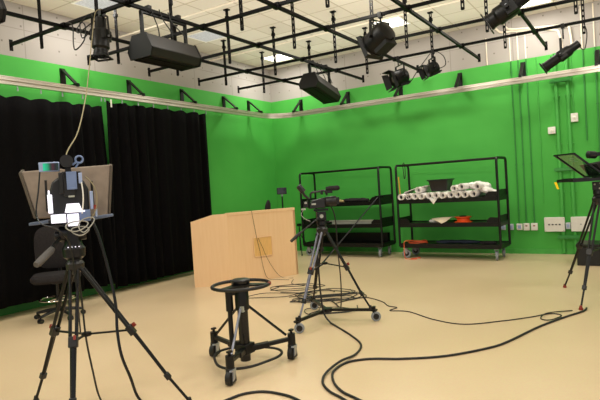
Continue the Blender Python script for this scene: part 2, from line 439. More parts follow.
wbox(5.745, .53, .11, .125, .04, 'plug', 'small white socket box under the first thin green conduit', SG)
wbox(5.875, .53, .11, .14, .05, 'red', 'small white socket box with red switch under the second thin conduit', SG)
wbox(6.015, .53, .12, .14, .05, 'red', 'small white socket box with red switch under the third thin conduit', SG)
wbox(6.375, .57, .35, .27, .085, 'quad', 'large white wall panel with a row of four dark sockets', 'large white wall panels')
wbox(6.605, .54, .08, .12, .085, 'plug', 'small pale box between the two large white wall panels', None, 'palebox')
wbox(6.82, .57, .33, .27, .085, 'plain', 'large white blank wall panel behind the right tripod', 'large white wall panels')
wbox(6.41, 2.345, .13, .13, .07, 'alarm', 'small white alarm box on green wall, the lower left one', 'white alarm boxes high on the wall')
wbox(6.8, 2.54, .12, .16, .07, 'alarm', 'small white alarm box on green wall, the upper right one', 'white alarm boxes high on the wall')

def wc(pts, r, label):
    tag(MB().tube(smooth(pts, 6), r, 8).build('white_conduit', 'whitepipe'), label, 'pipe', 'white conduits on the upper back wall')
wc([(5.4, -.021, 4.55), (5.5, -.021, 4.45), (5.6, -.021, 4.36), (5.85, -.021, 4.33), (6.5, -.021, 4.22), (6.62, -.021, 4.1), (6.66, -.021, 3.8)], .02, 'white conduit bending along upper wall, the lower of two')
wc([(5.62, -.06, 4.56), (5.7, -.06, 4.42), (5.8, -.06, 4.37), (6.2, -.06, 4.31), (6.72, -.06, 4.24), (6.8, -.06, 4.1), (6.82, -.06, 3.8)], .02, 'white conduit bending along upper wall, the upper of two')
for x, l in ((5.3, 'thin white vertical conduit on upper wall left of the first lens spotlight'), (5.74, 'thin white vertical conduit above the first thin green conduit'), (5.88, 'thin white vertical conduit above the second thin green conduit'),
             (6.02, 'thin white vertical conduit above the third thin green conduit'), (6.98, 'thin white vertical conduit right of the second lens spotlight'), (7.18, 'thin white vertical conduit at the right frame edge of upper wall')):
    wc([(x, -.012, 4.3 if x < 6.1 else 4.55), (x, -.012, 4.0), (x, -.012, 3.77)], .012, l)
tag(MB().tube([(.05, -4.72, 4.42), (8.5, -4.72, 4.42)], .014, 8).build('white_conduit', 'whitepipe'), 'long thin white pipe under ceiling tiles, the one nearer the camera', 'pipe')
tag(MB().tube([(.05, -2.3, 4.42), (8.5, -2.3, 4.42)], .014, 8).build('white_conduit', 'whitepipe'), 'long thin white pipe under ceiling tiles, the one nearer the back wall', 'pipe')

# ------------------------------------------------------------------ casters
def caster(T_, parent, p, d=(1, 0), r=.06, fork='galv', tread='greytread', hub='black', z=0, w=.03):
    """fork plate at top, wheel touching z=0"""
    x, y = p; dv = V((d[0], d[1], 0)).normalized(); s = V((-dv.y, dv.x, 0)); c = V((x, y, z+r))
    b = MB(T_)
    for k in (-1, 1): b.hexa([c+s*k*(w/2+.004)+dv*a for a in (-.02, .02)]+[c+s*k*(w/2+.009)+dv*a for a in (.02, -.02)],
                             [c+s*k*(w/2+.004)+V((0, 0, r+.02))+dv*(a-.02) for a in (-.035, .035)]+[c+s*k*(w/2+.009)+V((0, 0, r+.02))+dv*(a-.02) for a in (.035, -.035)])
    b.box(c+V((0, 0, r+.022))-dv*.02, (.075, .075, .012)); b.cyl(c-s*(w/2+.012), c+s*(w/2+.012), .009, n=8)
    f = b.build('caster', fork, parent)
    wl = MB(T_).lathe([(r*.55, -w/2), (r*.92, -w/2), (r, -w/4), (r, w/4), (r*.92, w/2), (r*.55, w/2)], c, s, 18).build('wheel', tread, f)
    MB(T_).lathe([(r*.2, -w/2-.003), (r*.56, -w/2-.002), (r*.56, w/2+.002), (r*.2, w/2+.003)], c, s, 14).build('hub', hub, f)
    return f

# ------------------------------------------------------------------ rolling racks
def make_rack(label, W=2.0, D=.6, H=1.89):
    t = thing('rolling_rack', label, 'rack', (0, 0, 0), 0, 'black rolling shelf racks')
    I = Mx.Identity(4); r = .024
    for s in (-1, 1):
        x = s*W/2; p = [(x, -D/2, .24), (x, -D/2, H-.07)]
        for k in range(1, 6):
            a = PI/2*k/5; p.append((x, -D/2+.07-.07*math.cos(a), H-.07+.07*math.sin(a)))
        p += [(x, y*-1, z) for x, y, z in reversed(p)]
        MB().tube(p, r, 8).build('end_frame', 'black', t)
    for s in (-1, 1): MB().tube([(-W/2, s*(D/2-.05), H-.0), (W/2, s*(D/2-.05), H-.0)], .016, 8).build('top_rail', 'black', t)
    for z in (1.155, .68, .265):
        b = MB(); b.box((0, 0, z+.012), (W, D, .015))
        lip = .085
        for s in (-1, 1):
            b.box((0, s*(D/2), z-.0075), (W, .012, lip)); b.box((s*W/2, 0, z-.0075), (.012, D, lip))
        sh = b.build('shelf', 'black', t)
        if z > .5:
            for s in (-1, 1):
                poly = [(-D/2, 0), (D/2, 0), (D/2, .13), (D/2-.03, .15), (-D/2+.03, .15), (-D/2, .13)]
                F = Mx(((0, 0, 1, s*(W/2-.012)), (1, 0, 0, 0), (0, 1, 0, z), (0, 0, 0, 1)))
                MB().prism(poly, -.004, .004, F).build('end_guard', 'black', sh)
                F2 = Mx(((1, 0, 0, s*(W/2-.13)), (0, 0, 1, -D/2+.012), (0, 1, 0, z), (0, 0, 0, 1)))
                MB().prism([(-.11, 0), (.11, 0), (.11, .12), (-s*.04+.0, .125), (-s*.1, .075)] if s > 0 else [(-.11, 0), (.11, 0), (.1, .075), (.04, .125), (-.11, .12)], -.004, .004, F2).build('corner_guard', 'black', sh)
    for sx in (-1, 1):
        for sy in (-1, 1): caster(I, t, (sx*(W/2-.1), sy*(D/2-.08)), (.25, -.9) if sx > 0 else (.95, .25), .088, w=.045)
    return t
rackR = make_rack('black rolling rack on right loaded with white paper rolls and a bin')
rackR.location = (4.61, -.66, 0); rackR.rotation_euler = (0, 0, math.radians(-4))
rackL = dup(rackR, (2.22, -.54, 0), math.radians(-3), 'mostly empty black rolling rack on left, behind the tripod camera')
RR = T((4.61, -.66, 0)) @ Mx.Rotation(math.radians(-4), 4, 'Z') @ T((0, .06, .0)); RL = T((2.22, -.54, 0)) @ Mx.Rotation(math.radians(-3), 4, 'Z') @ T((0, 0, .02))
def onrack(R_, p): return tuple(R_ @ V(p))

def roll(i, lx, z, r, L, label, y0=-.42, tilt=0):
    t = thing('paper_roll', label, 'paper roll', onrack(RR, (lx, 0, z-r)), math.radians(-4)+tilt, 'white paper rolls on the right rack')
    b = MB(); n = 20; c = V((0, y0, r))
    th = .012
    b.lathe([(r-th, .0), (r, 0), (r, L), (r-th, L), (r-th, 0.02)], c, (0, 1, 0), n)
    o = MB(); 
    # open tube: outer + inner wall, spiral inside
    vs = []; fs = []
    o = MB()
    k = 34; sp = []
    for j in range(k):
        a = 2*PI*j/14; rr = r-(r*.38)*j/k; sp.append((rr*math.cos(a), rr*math.sin(a)))
    for y in (0, L): vs += [(c.x+x, c.y+y, c.z+zz) for x, zz in sp]
    fs = [(j, j+1, k+j+1, k+j) for j in range(k-1)]
    o.add(vs, fs); p = o.build('sheet', 'paper', t); so = p.modifiers.new('solid', 'SOLIDIFY'); so.thickness = .005
    MB().cyl((c.x, c.y+.12, c.z), (c.x, c.y+L-.02, c.z), r*.55, n=14).build('hollow_shade', 'hollowshade', t)  # dark plug stands in for shade inside the roll
    return t
zb = 1.176
bx = [-.9, -.755, -.61, -.465, -.32, -.175, -.03, .115, .26, .405, .55]
names = ['first', 'second', 'third', 'fourth', 'fifth', 'sixth', 'seventh', 'eighth', 'ninth', 'tenth', 'last']
for i, x in enumerate(bx):
    r = .0705+.0015*((i*7) % 3-1)
    roll(i, x, zb+r, r, .62, 'white paper roll in bottom row on right rack, %s from the left' % names[i] if i < 10 else 'white paper roll in bottom row on right rack, the rightmost', -.42+.03*((i*5) % 3))
for x, z, l in ((-.54, zb+.194, 'white paper roll lying on top of the row, left of the black bin'), (.19, zb+.19, 'white paper roll on top of the row, just right of the black bin'),
                (.333, zb+.215, 'tallest white paper roll on top of the row, second right of the bin'), (.63, zb+.205, 'white paper roll on top of the row beside the crumpled paper')):
    roll(0, x, z, .068, .6, l, -.38)
# crumpled sheet lump and loose sheets
def crumple(name, pts, m, label, cat, seed, sc):
    rnd = random.Random(seed); b = MB(); n = 14
    for a, c_, r in pts:
        k = 9; vs = []; fs = []
        for i in range(k):
            P = V(a).lerp(V(c_), i/(k-1)); rr = r*math.sin(PI*(i+.6)/(k+.2))**.35
            for j in range(n):
                q = 2*PI*j/n; s = rr*(1+rnd.uniform(-.2, .2)); vs.append((P.x, P.y+s*math.cos(q)*1.6, P.z+s*math.sin(q)))
        for i in range(k-1): fs += [(i*n+j, i*n+(j+1) % n, (i+1)*n+(j+1) % n, (i+1)*n+j) for j in range(n)]
        fs += [tuple(range(n)), tuple((k-1)*n+j for j in range(n))]
        b.add(vs, fs)
    return b
o = crumple('x', [((.62, -.14, 1.32), (.95, -.14, 1.235), .07), ((.36, .0, 1.40), (.76, .0, 1.37), .085)], 'paper', '', '', 3, 1)
p = o.build('crumpled_paper', 'paper'); p.matrix_world = RR; tag(p, 'crumpled heap of white paper at right end of top rack shelf', 'paper')
p = MB().add([(-.86, -.3, 1.345), (-.42, -.30, 1.45), (-.30, .2, 1.46), (-.86, .2, 1.355), (-.955, -.3, 1.25), (-.955, .2, 1.26), (-.62, -.3, 1.41), (-.6, .2, 1.43)], [(0, 6, 7, 3), (6, 1, 2, 7), (4, 0, 3, 5)]).build('paper_sheet', 'paper')
p.matrix_world = RR; so = p.modifiers.new('s', 'SOLIDIFY'); so.thickness = .004; tag(p, 'large loose white sheet draped over the left paper rolls', 'paper')
p = MB().add([(-.32, -.3, 1.172), (-.14, -.3, 1.172), (-.32, -.375, 1.198), (-.14, -.375, 1.198), (-.23, -.380, 1.08)], [(0, 1, 3, 2), (2, 3, 4)]).build('paper_sheet', 'paper')
p.matrix_world = RR; so = p.modifiers.new('s', 'SOLIDIFY'); so.thickness = .003; tag(p, 'white paper corner hanging in a point over the top shelf lip', 'paper')
# black bin
t = thing('storage_bin', 'black tapered plastic bin standing on the paper rolls', 'bin', onrack(RR, (-.16, -.12, 1.324)), math.radians(-4))
b = MB(); lo, hi, h, w = (.155, .12), (.195, .17), .235, .012
ring = lambda a, z: [(-a[0], -a[1], z), (a[0], -a[1], z), (a[0], a[1], z), (-a[0], a[1], z)]
inn = lambda a: (a[0]-w, a[1]-w)
b.add(ring(lo, 0)+ring(hi, h)+ring(inn(hi), h)+ring(inn(lo), .015), [(3,2,1,0)]+[(i, (i+1)%4, 4+(i+1)%4, 4+i) for i in range(4)]+[(4+i, 4+(i+1)%4, 8+(i+1)%4, 8+i) for i in range(4)]+[(8+i, 8+(i+1)%4, 12+(i+1)%4, 12+i) for i in range(4)]+[(12,13,14,15)])
b.build('tub', 'plastic', t, bev=.006)
b = MB()
for s in (-1, 1): b.box((0, s*(hi[1]+.006), h-.012), (2*hi[0]+.04, .014, .026)); b.box((s*(hi[0]+.012), 0, h-.012), (.016, 2*hi[1], .026))
b.build('rim', 'plastic', t)
# mid shelf
p = MB().add([(-.32, -.30, .80), (.06, -.24, .81), (.12, .2, .80), (-.25, .2, .79), (-.08, -.41, .705), (.0, -.36, .74)], [(0, 4, 5, 1), (0, 1, 2, 3)]).build('paper_sheet', 'cream')
p.matrix_world = RR; so = p.modifiers.new('s', 'SOLIDIFY'); so.thickness = .004; tag(p, 'cream sheet with folded corner drooping over the middle rack shelf', 'paper')
o = crumple('x', [((-.42, -.15, .735), (-.1, -.15, .735), .038)], '', '', '', 8, 1); p = o.build('crumpled_paper', 'paper'); p.matrix_world = RR; tag(p, 'crumpled white packaging left under the cream sheet on middle shelf', 'paper')
t = thing('cable_reel', 'orange plastic reel lying on the middle rack shelf beside cream sheet', 'reel', onrack(RR, (.25, -.12, .70)), 0)
MB().lathe([(.03, 0), (.17, 0), (.17, .012), (.12, .03), (.12, .08), (.16, .1), (.16, .112), (.03, .112)], (0, 0, 0), (0, 0, 1), 24).build('drum', 'orange', t)
MB().tube([(.06*math.cos(a), .06*math.sin(a), .12) for a in (i*PI/6 for i in range(12))], .01, 6, True).build('handle_ring', 'black', t)
p = MB().box((.12, -.28, .695), (.78, .07, .014)).build('board', 'brownboard'); p.matrix_world = RR; tag(p, 'thin brown board along the front of middle rack shelf', 'board')
# bottom shelf
o = crumple('x', [((-.35, .0, .30), (.5, .02, .30), .042)], '', '', '', 11, 1); p = o.build('folded_cloth', 'bluedark'); p.matrix_world = RR; tag(p, 'dark blue folded cloth lying in the bottom tray of right rack', 'cloth')
o = crumple('x', [((.55, -.1, .30), (.85, -.1, .30), .04)], '', '', '', 12, 1); p = o.build('folded_cloth', 'fabric'); p.matrix_world = RR; tag(p, 'black bundled cloth at right end of the bottom tray', 'cloth')
rnd = random.Random(5); pts = []
for k in range(26):
    a = k*1.05; rr = .11+.05*rnd.random(); pts.append((-.72+rr*1.5*math.cos(a), -.12+rr*math.sin(a), .29+.012*(k % 4)+.01*rnd.random()))
pts += [(-.86, -.36, .36), (-.89, -.41, .24), (-.88, -.43, .1), (-.85, -.45, .012), (-.7, -.5, .008), (-.62, -.43, .008), (-.75, -.40, .008), (-.6, -.3, .008), (-.68, -.22, .008)]
p = MB().tube(smooth(pts, 5), .008, 6).build('extension_cord', 'orangecord'); p.matrix_world = RR; tag(p, 'orange extension cord coiled in the rack tray and trailing onto floor', 'cord')
p = MB().tube(smooth([(-.83, -.325, 1.935), (-.85, -.34, 1.9), (-.84, -.345, 1.75), (-.83, -.345, 1.62), (-.81, -.34, 1.66), (-.82, -.31, 1.85), (-.83, -.325, 1.935)], 5), .008, 6).build('strap', 'fabric'); p.matrix_world = RR; tag(p, 'black strap hanging from the top rail of the right rack', 'strap')
p = MB().bar((-.955, -.3, 1.152), (-.965, -.33, 1.66), .02, .014).build('stick', 'yellowstick'); p.matrix_world = RR; tag(p, 'short yellow wooden stick leaning at left post of right rack', 'stick')
# left rack load
o = crumple('x', [((.0, -.1, 1.2), (.62, -.08, 1.195), .05)], '', '', '', 21, 1); p = o.build('folded_bag', 'fabric'); p.matrix_world = RL; tag(p, 'flat black fabric bag on the top shelf of left rack', 'bag')
o = crumple('x', [((-.18, -.12, 1.19), (.05, -.15, 1.185), .04)], '', '', '', 22, 1); p = o.build('rag', 'beige'); p.matrix_world = RL; tag(p, 'beige rag on the top shelf of left rack beside the black bag', 'rag')
o = crumple('x', [((-.86, -.1, 1.2), (-.5, -.1, 1.2), .055)], '', '', '', 23, 1); p = o.build('folded_cloth', 'fabric'); p.matrix_world = RL; tag(p, 'black bundle at left end of the top shelf of left rack', 'cloth')
p = MB().box((.25, -.2, .763), (1.1, .1, .02)).box((.25, -.2, .72), (1.0, .06, .066)).build('light_strip', 'palegrey'); p.matrix_world = RL; tag(p, 'long pale grey strip lying on the middle shelf of left rack', 'strip')
o = crumple('x', [((-.75, -.1, .73), (-.35, -.1, .73), .045)], '', '', '', 25, 1); p = o.build('folded_cloth', 'fabric'); p.matrix_world = RL; tag(p, 'black bundle on the middle shelf of left rack, behind the tripod camera', 'cloth')
for k in range(2):
    p = MB().bar((-.9, .12+.1*k, .27), (.9, .12+.1*k, .27), .02, .02).box((0, .12+.1*k, .36), (1.85, .02, .2)).build('panel_board', 'black'); p.matrix_world = RL
    tag(p, ['black board standing in bottom tray of left rack, front one', 'black board standing in bottom tray of left rack, rear one'][k], 'board', 'black boards in the bottom tray')
# pole leaning on left rack
t = thing('boom_pole', 'thin dark pole leaning from the floor onto the left rack', 'pole', (2.25, -1.75, 0))
a = V((0, 0, .012)); c_ = V((.93, .86, 1.285)); 
MB().tube([a, a.lerp(c_, .55)], .016, 8).build('lower_tube', 'gunmetal', t); MB().tube([a.lerp(c_, .54), c_], .012, 8).build('upper_tube', 'brownboard' if False else 'gunmetal', t)
MB().bar(c_+V((-.09, .02, .0)), c_+V((.11, -.02, -.01)), .04, .035).build('head', 'black', t)
MB().tube([a.lerp(c_, .53), a.lerp(c_, .56)], .022, 8).build('lock_collar', 'black', t)

# ------------------------------------------------------------------ wooden desk
A = V((1.38, -4.57, 0)); B = V((1.92, -4.27, 0)); D = V((2.47, -3.03, 0))
t = thing('lectern_desk', 'pale maple angled desk with a small square plate on its front', 'desk', (B.x, B.y, 0))
o_ = V((B.x, B.y, 0)); A -= o_; D -= o_; B = V((0, 0, 0))
nm = V((-(D-B).y, (D-B).x, 0)).normalized(); na = V((-(B-A).y, (B-A).x, 0)).normalized(); th = .04
up = lambda p, z: V((p.x, p.y, z))
# main front
mi = B+nm*th
MB().hexa([B, D, D+nm*th, B+nm*th], [up(B, 1.2), up(D, 1.2), up(D+nm*th, 1.2), up(B+nm*th, 1.2)]).build('front_panel', 'wood', t, bev=.003)
# seams and top band
d = (D-B).normalized()
fp = MB()
fp.hexa([up(B-nm*.008, 1.165), up(D-nm*.008, 1.165), up(D+nm*.07, 1.165), up(B+nm*.07, 1.165)], [up(B-nm*.008, 1.215), up(D-nm*.008, 1.215), up(D+nm*.07, 1.215), up(B+nm*.07, 1.215)])
fp.build('top_band', 'wood', t, bev=.003)
sd = MB().hexa([D, D+nm*.25, D+nm*.25-d*th, D-d*th], [up(D, 1.2), up(D+nm*.25, 1.2), up(D+nm*.25-d*th, 1.2), up(D-d*th, 1.2)])
sd.build('side_panel', 'wood', t)
# angled wing with a clipped top corner
P1 = A.lerp(B, .60)
wv = [A, P1, B, up(B, 1.205), up(P1, 1.2), up(A, 1.1)]
vs = [tuple(x) for x in wv]+[tuple(x+na*th) for x in wv]
MB().add(vs, [(0,1,4,5),(1,2,3,4),(6,11,10,7),(7,10,9,8),(0,6,7,1),(1,7,8,2),(2,8,9,3),(3,9,10,4),(4,10,11,5),(5,11,6,0)]).build('wing_panel', 'wood', t)
MB().hexa([up(B+nm*.05, .9), up(D+nm*.05-d*.05, .9), up(D+nm*.26-d*.05, .9), up(B+nm*.26, .9)], [up(B+nm*.05, .93), up(D+nm*.05-d*.05, .93), up(D+nm*.26-d*.05, .93), up(B+nm*.26, .93)]).build('inner_shelf', 'wood', t)
pl = lambda s, z, o: B+d*s-nm*o+V((0, 0, z))
s0, s1 = .47, .83
MB().hexa([pl(s0, .42, .0), pl(s1, .42, .0), pl(s1, .42, .012), pl(s0, .42, .012)], [pl(s0, .75, .0), pl(s1, .75, .0), pl(s1, .75, .012), pl(s0, .75, .012)]).build('square_plate', 'woodplate', t)
o = MB()
for a, b_ in (((s0, .42), (s1, .42)), ((s1, .42), (s1, .75)), ((s1, .75), (s0, .75)), ((s0, .75), (s0, .42))):
    o.bar(pl(a[0], a[1], .014), pl(b_[0], b_[1], .014), .012, .012)
o.build('plate_frame', 'wood', t)
W_ = lambda s, z, o: tuple(o_+pl(s, z, o))
tag(MB().tube(smooth([W_(.45, 1.22, -.05), W_(.46, 1.225, .016), W_(.48, 1.1, .02), W_(.53, .76, .022), W_(.58, .5, .022), W_(.63, .2, .022), W_(.7, .02, .03), W_(.8, .006, .2), W_(.9, .006, .4)], 6), .003, 6).build('cord', 'gunmetal'), 'thin dark cord draped over desk front past the square plate, left one', 'cord', 'thin cords on the desk front')
tag(MB().tube(smooth([W_(.56, .74, .026), W_(.62, .6, .026), W_(.72, .36, .022), W_(.86, .12, .03), W_(.95, .006, .12), W_(1.05, .006, .3)], 6), .003, 6).build('cord', 'gunmetal'), 'thin dark cord slanting from square plate to the floor, right one', 'cord', 'thin cords on the desk front')

# ------------------------------------------------------------------ swivel stools
def make_stool(label):
    t = thing('drafting_chair', label, 'chair', (0, 0, 0), 0, 'black drafting chairs')
    # back: padded rounded rectangle, curved
    n = 12; vs = []; fs = []; hw, hh = .26, .28
    outline = []
    for k in range(24):
        a = 2*PI*k/24; c, s = math.cos(a), math.sin(a)
        outline.append((hw*math.copysign(abs(c)**.55, c), hh*math.copysign(abs(s)**.55, s)))
    for lay, (sc, dy) in enumerate(((.0, -.045), (.8, -.04), (1, -.01), (1, .02), (.8, .045), (0.0, .05))):
        for x, z in outline:
            vs.append((x*sc, .23+dy+.06*(z*sc+.2)-.25*(x*sc)**2*1.6, .89+z*sc))
    for l in range(5): fs += [(l*24+j, l*24+(j+1) % 24, (l+1)*24+(j+1) % 24, (l+1)*24+j) for j in range(24)]
    MB().add(vs, fs).build('backrest', 'fabric', t)
    vs = []; fs = []
    for lay, (sc, z) in enumerate(((0, .47), (.9, .47), (1, .5), (1, .54), (.9, .575), (0, .585))):
        for k in range(24):
            a = 2*PI*k/24; c, s = math.cos(a), math.sin(a)
            vs.append((.27*sc*math.copysign(abs(c)**.6, c), -.01+.235*sc*math.copysign(abs(s)**.6, s), z))
    for l in range(5): fs += [(l*24+j, l*24+(j+1) % 24, (l+1)*24+(j+1) % 24, (l+1)*24+j) for j in range(24)]
    MB().add(vs, fs).build('seat', 'fabric', t)
    MB().tube(smooth([(0, .05, .455), (0, .25, .45), (0, .285, .55), (0, .275, .75)], 4), .022, 8).build('back_support', 'plastic', t)
    MB().lathe([(.05, .44), (.12, .455), (.12, .47), (.03, .47)], (0, 0, 0)).cyl((.12, 0, .455), (.2, 0, .445), .008).build('mechanism', 'plastic', t)
    MB().cyl((0, 0, .1), (0, 0, .28), .032).cyl((0, 0, .28), (0, 0, .455), .02).build('column', 'black_gloss', t)
    rg = MB().tube([(.2*math.cos(a), .2*math.sin(a), .25) for a in (2*PI*k/28 for k in range(28))], .011, 8, True)
    for k in range(3): rg.bar((.03*math.cos(k*2.09), .03*math.sin(k*2.09), .25), (.2*math.cos(k*2.09), .2*math.sin(k*2.09), .25), .016, .01)
    rg.build('foot_ring', 'chrome', t)
    for k in range(5):
        a = 2*PI*k/5+.3; e = (.27*math.cos(a), .27*math.sin(a))
        lg = MB().tube([(.02*math.cos(a), .02*math.sin(a), .115), (.14*math.cos(a), .14*math.sin(a), .1), (e[0], e[1], .075)], [.026, .022, .016], 8).build('base_leg', 'plastic', t)
        s = V((-math.sin(a), math.cos(a), 0)); c = V((e[0], e[1], .028))
        MB().cyl(c-s*.025, c-s*.006, .028).cyl(c+s*.006, c+s*.025, .028).cyl(c+V((0, 0, .0)), c+V((0, 0, .05)), .008, n=8).build('wheel', 'rubber', lg)
    return t
st = make_stool('black drafting chair with chrome foot ring in front of the curtain')
st.scale = (1.14, 1.14, 1.07); st.location = (1.03, -6.83, 0); st.rotation_euler = (0, 0, math.radians(48))
s2 = dup(st, (1.6, -3.06, 0), math.radians(-57), 'black chair behind the maple desk, only its back top showing'); s2.scale = (1, 1, 1.17)

# small monitor on a stand behind the desk
t = thing('monitor_stand', 'small black monitor on a thin stand behind the desk, near the corner', 'monitor', (1.0, -1.25, 0))
MB().cyl((0, 0, .02), (0, 0, 1.42), .016).build('pole', 'black', t); MB().lathe([(.17, 0), (.17, .012), (.03, .03), (.02, .08)]).build('base', 'black', t)
F = T((0, 0, 1.52)) @ Mx.Rotation(math.radians(35), 4, 'Z')
m_ = MB(F).box((0, 0, 0), (.22, .06, .15)).box((0, .035, 0), (.12, .03, .09)).build('screen_housing', 'plastic', t, bev=.008); MB(F).box((0, -.032, 0), (.19, .004, .12)).build('display', 'lens', m_)
MB().cyl((0, 0, 1.40), (0, 0, 1.47), .026).build('swivel', 'galv', t)
# folded light stand between desk and left rack
t = thing('light_stand', 'black folding stand with splayed foot between desk and left rack', 'stand', (1.0, -.62, 0))
MB().cyl((0, 0, .1), (.0, 0, .62), .014).cyl((0, 0, .6), (.0, 0, .7), .01).build('pole', 'black', t)
for k in range(3):
    a = k*2.09-.9; l = MB().tube([(0, 0, .5), (.2*math.cos(a), .2*math.sin(a), .2), (.26*math.cos(a), .26*math.sin(a), .015)], .011, 6).build('leg', 'black', t)
    MB().sphere((.26*math.cos(a), .26*math.sin(a), .02), .02, 8).build('foot', 'rubber', l)
MB().box((0, 0, .5), (.05, .05, .05)).box((0, 0, .7), (.1, .05, .06)).build('collar', 'black', t)

# ------------------------------------------------------------------ tripods
def tripod(t, TT, feet, apex, ar, zc, tube='black', front=None, spread_z=None, twin=True, red=True, feetm='rubber', hubz=0, legm=None, reds=.3):
    """three legs: twin upper tubes, clamp, single lower tube"""
    apex = V(apex); cen = sum((V(f) for f in feet), V())/3
    clamps = []
    for i, f in enumerate(feet):
        f = V(f); dr = V((f.x-apex.x, f.y-apex.y, 0)).normalized(); s = V((-dr.y, dr.x, 0)); top = apex+dr*ar
        k = (top.z-zc)/(top.z-f.z); c = top.lerp(f, k); k2 = k+(1-k)*.62; c2 = top.lerp(f, k2); clamps.append(c)
        m = (legm[i] if legm else tube)
        b = MB(TT)
        for q in (-1, 1):
            b.tube([top+s*q*.028, c+s*q*.020], .0125, 8)
        L = b.build('leg', m, t)
        MB(TT).tube([c+V((0, 0, .01)), c2], .0135, 8).build('middle_tube', m, L)
        b = MB(TT)
        for q in (-1, 1): b.tube([c+s*q*.017, c2+s*q*.012], .006, 6)
        b.build('side_rods', m, L)
        MB(TT).tube([c2-(c2-f)*-.0, f+V((0, 0, .02))], .011, 8).build('lower_tube', m, L)
        rot = frame(f-top, s).to_3x3()
        MB(TT).box(c, (.055, .075, .08) if False else (.045, .075, .062), None, rot).build('leg_clamp', 'plastic', L, bev=.006)
        if red: MB(TT).box(c+V((dr.x*.02, dr.y*.02, .035))+s*.015, (.022, .03, .014), None, rot).build('clamp_lever', 'red', L)
        MB(TT).box(c2, (.036, .05, .045), None, rot).build('lower_clamp', 'plastic', L, bev=.005)
        MB(TT).lathe([(.012, .0), (.022, .0), (.024, .012), (.016, .035), (.012, .05)], (f.x, f.y, f.z), (0, 0, 1), 10).build('foot', feetm, L)
    hub = V((sum(c.x for c in clamps)/3, sum(c.y for c in clamps)/3, clamps[0].z+hubz))
    b = MB(TT)
    for c in clamps: b.bar(hub, c, .016, .012)
    b.lathe([(.035, -.012), (.035, .012)], hub, (0, 0, 1), 12)
    b.build('spreader', 'black', t)
    MB(TT).lathe([(ar*.7, -.07), (ar+.03, -.03), (ar+.035, .01), (ar+.02, .03), (ar+.02, .045), (.03, .05)], apex, (0, 0, 1), 18).build('crown', 'plastic', t)

# ---- left camera with prompter (nearest)
cx, cy = 4.258, -8.733; ang = math.radians(55.8)
cam = thing('tripod_camera', 'big studio camera seen from behind with tan hood board on tripod, far left', 'camera', (cx, cy, 0), ang)
Ri = Mx.Rotation(-ang, 4, 'Z')
def loc_(x, y, z=0): return Ri @ V((x-cx, y-cy, z))
Id = Mx.Identity(4)
tripod(cam, Id, [loc_(3.66, -8.75), loc_(4.55, -9.04), loc_(4.85, -8.27)], (0, 0, 1.1), .03, .59, legm=['black', 'black_gloss', 'black'])
MB().lathe([(.05, 1.14), (.075, 1.16), (.08, 1.22), (.06, 1.25), (.055, 1.3)], (0, 0, 0)).build('head_base', 'gunmetal', cam)
b = MB().cyl((-.09, 0, 1.33), (.09, 0, 1.33), .055).box((0, 0, 1.3), (.07, .12, .12)).box((0, .02, 1.385), (.1, .2, .03)).cyl((-.12, -.02, 1.32), (-.09, -.02, 1.32), .03)
b.build('fluid_head', 'gunmetal', cam, bev=.004)
k = MB()
for i in range(4): k.cyl((-.036+.024*i, -.083, 1.235), (-.036+.024*i, -.087, 1.235), .0045, n=8)
k.build('indicator_lamps', 'lit', cam)
h = MB().tube([(-.07, -.02, 1.32), (-.12, -.1, 1.27), (-.19, -.2, 1.2)], .011, 8).build('pan_handle', 'black', cam)
MB().tube([(-.135, -.14, 1.242), (-.15, -.16, 1.225), (-.22, -.27, 1.165), (-.235, -.29, 1.155)], [.02, .026, .026, .02], 10).build('grip', 'greyfoam', h)
# mounting plate and arms
MB().box((0, .15, 1.425), (.3, .5, .022)).box((0, .12, 1.4), (.12, .4, .03)).build('base_plate', 'gunmetal', cam)
for s in (-1, 1):
    MB().hexa([(s*.14, .1, 1.41), (s*.30, .16, 1.425), (s*.30, .3, 1.425), (s*.14, .3, 1.41)] if s > 0 else [(-.14, .3, 1.41), (-.29, .3, 1.40), (-.29, .16, 1.40), (-.14, .1, 1.41)],
              [(s*.14, .1, 1.435), (s*.30, .16, 1.445), (s*.30, .3, 1.445), (s*.14, .3, 1.435)] if s > 0 else [(-.14, .3, 1.435), (-.29, .3, 1.42), (-.29, .16, 1.42), (-.14, .1, 1.435)]).build('side_tray', 'tray', cam, bev=.004)
# hood: thick tapered board with darker returns
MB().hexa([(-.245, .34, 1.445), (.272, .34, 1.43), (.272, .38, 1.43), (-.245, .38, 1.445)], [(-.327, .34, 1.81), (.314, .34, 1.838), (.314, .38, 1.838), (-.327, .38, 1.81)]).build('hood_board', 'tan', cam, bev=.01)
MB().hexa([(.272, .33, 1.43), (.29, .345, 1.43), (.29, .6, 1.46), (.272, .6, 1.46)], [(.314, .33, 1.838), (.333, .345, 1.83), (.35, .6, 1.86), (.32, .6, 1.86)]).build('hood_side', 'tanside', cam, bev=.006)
MB().hexa([(-.265, .345, 1.445), (-.245, .33, 1.445), (-.245, .6, 1.46), (-.265, .6, 1.46)], [(-.347, .345, 1.80), (-.327, .33, 1.81), (-.32, .6, 1.84), (-.345, .6, 1.84)]).build('hood_side', 'tanside', cam, bev=.006)
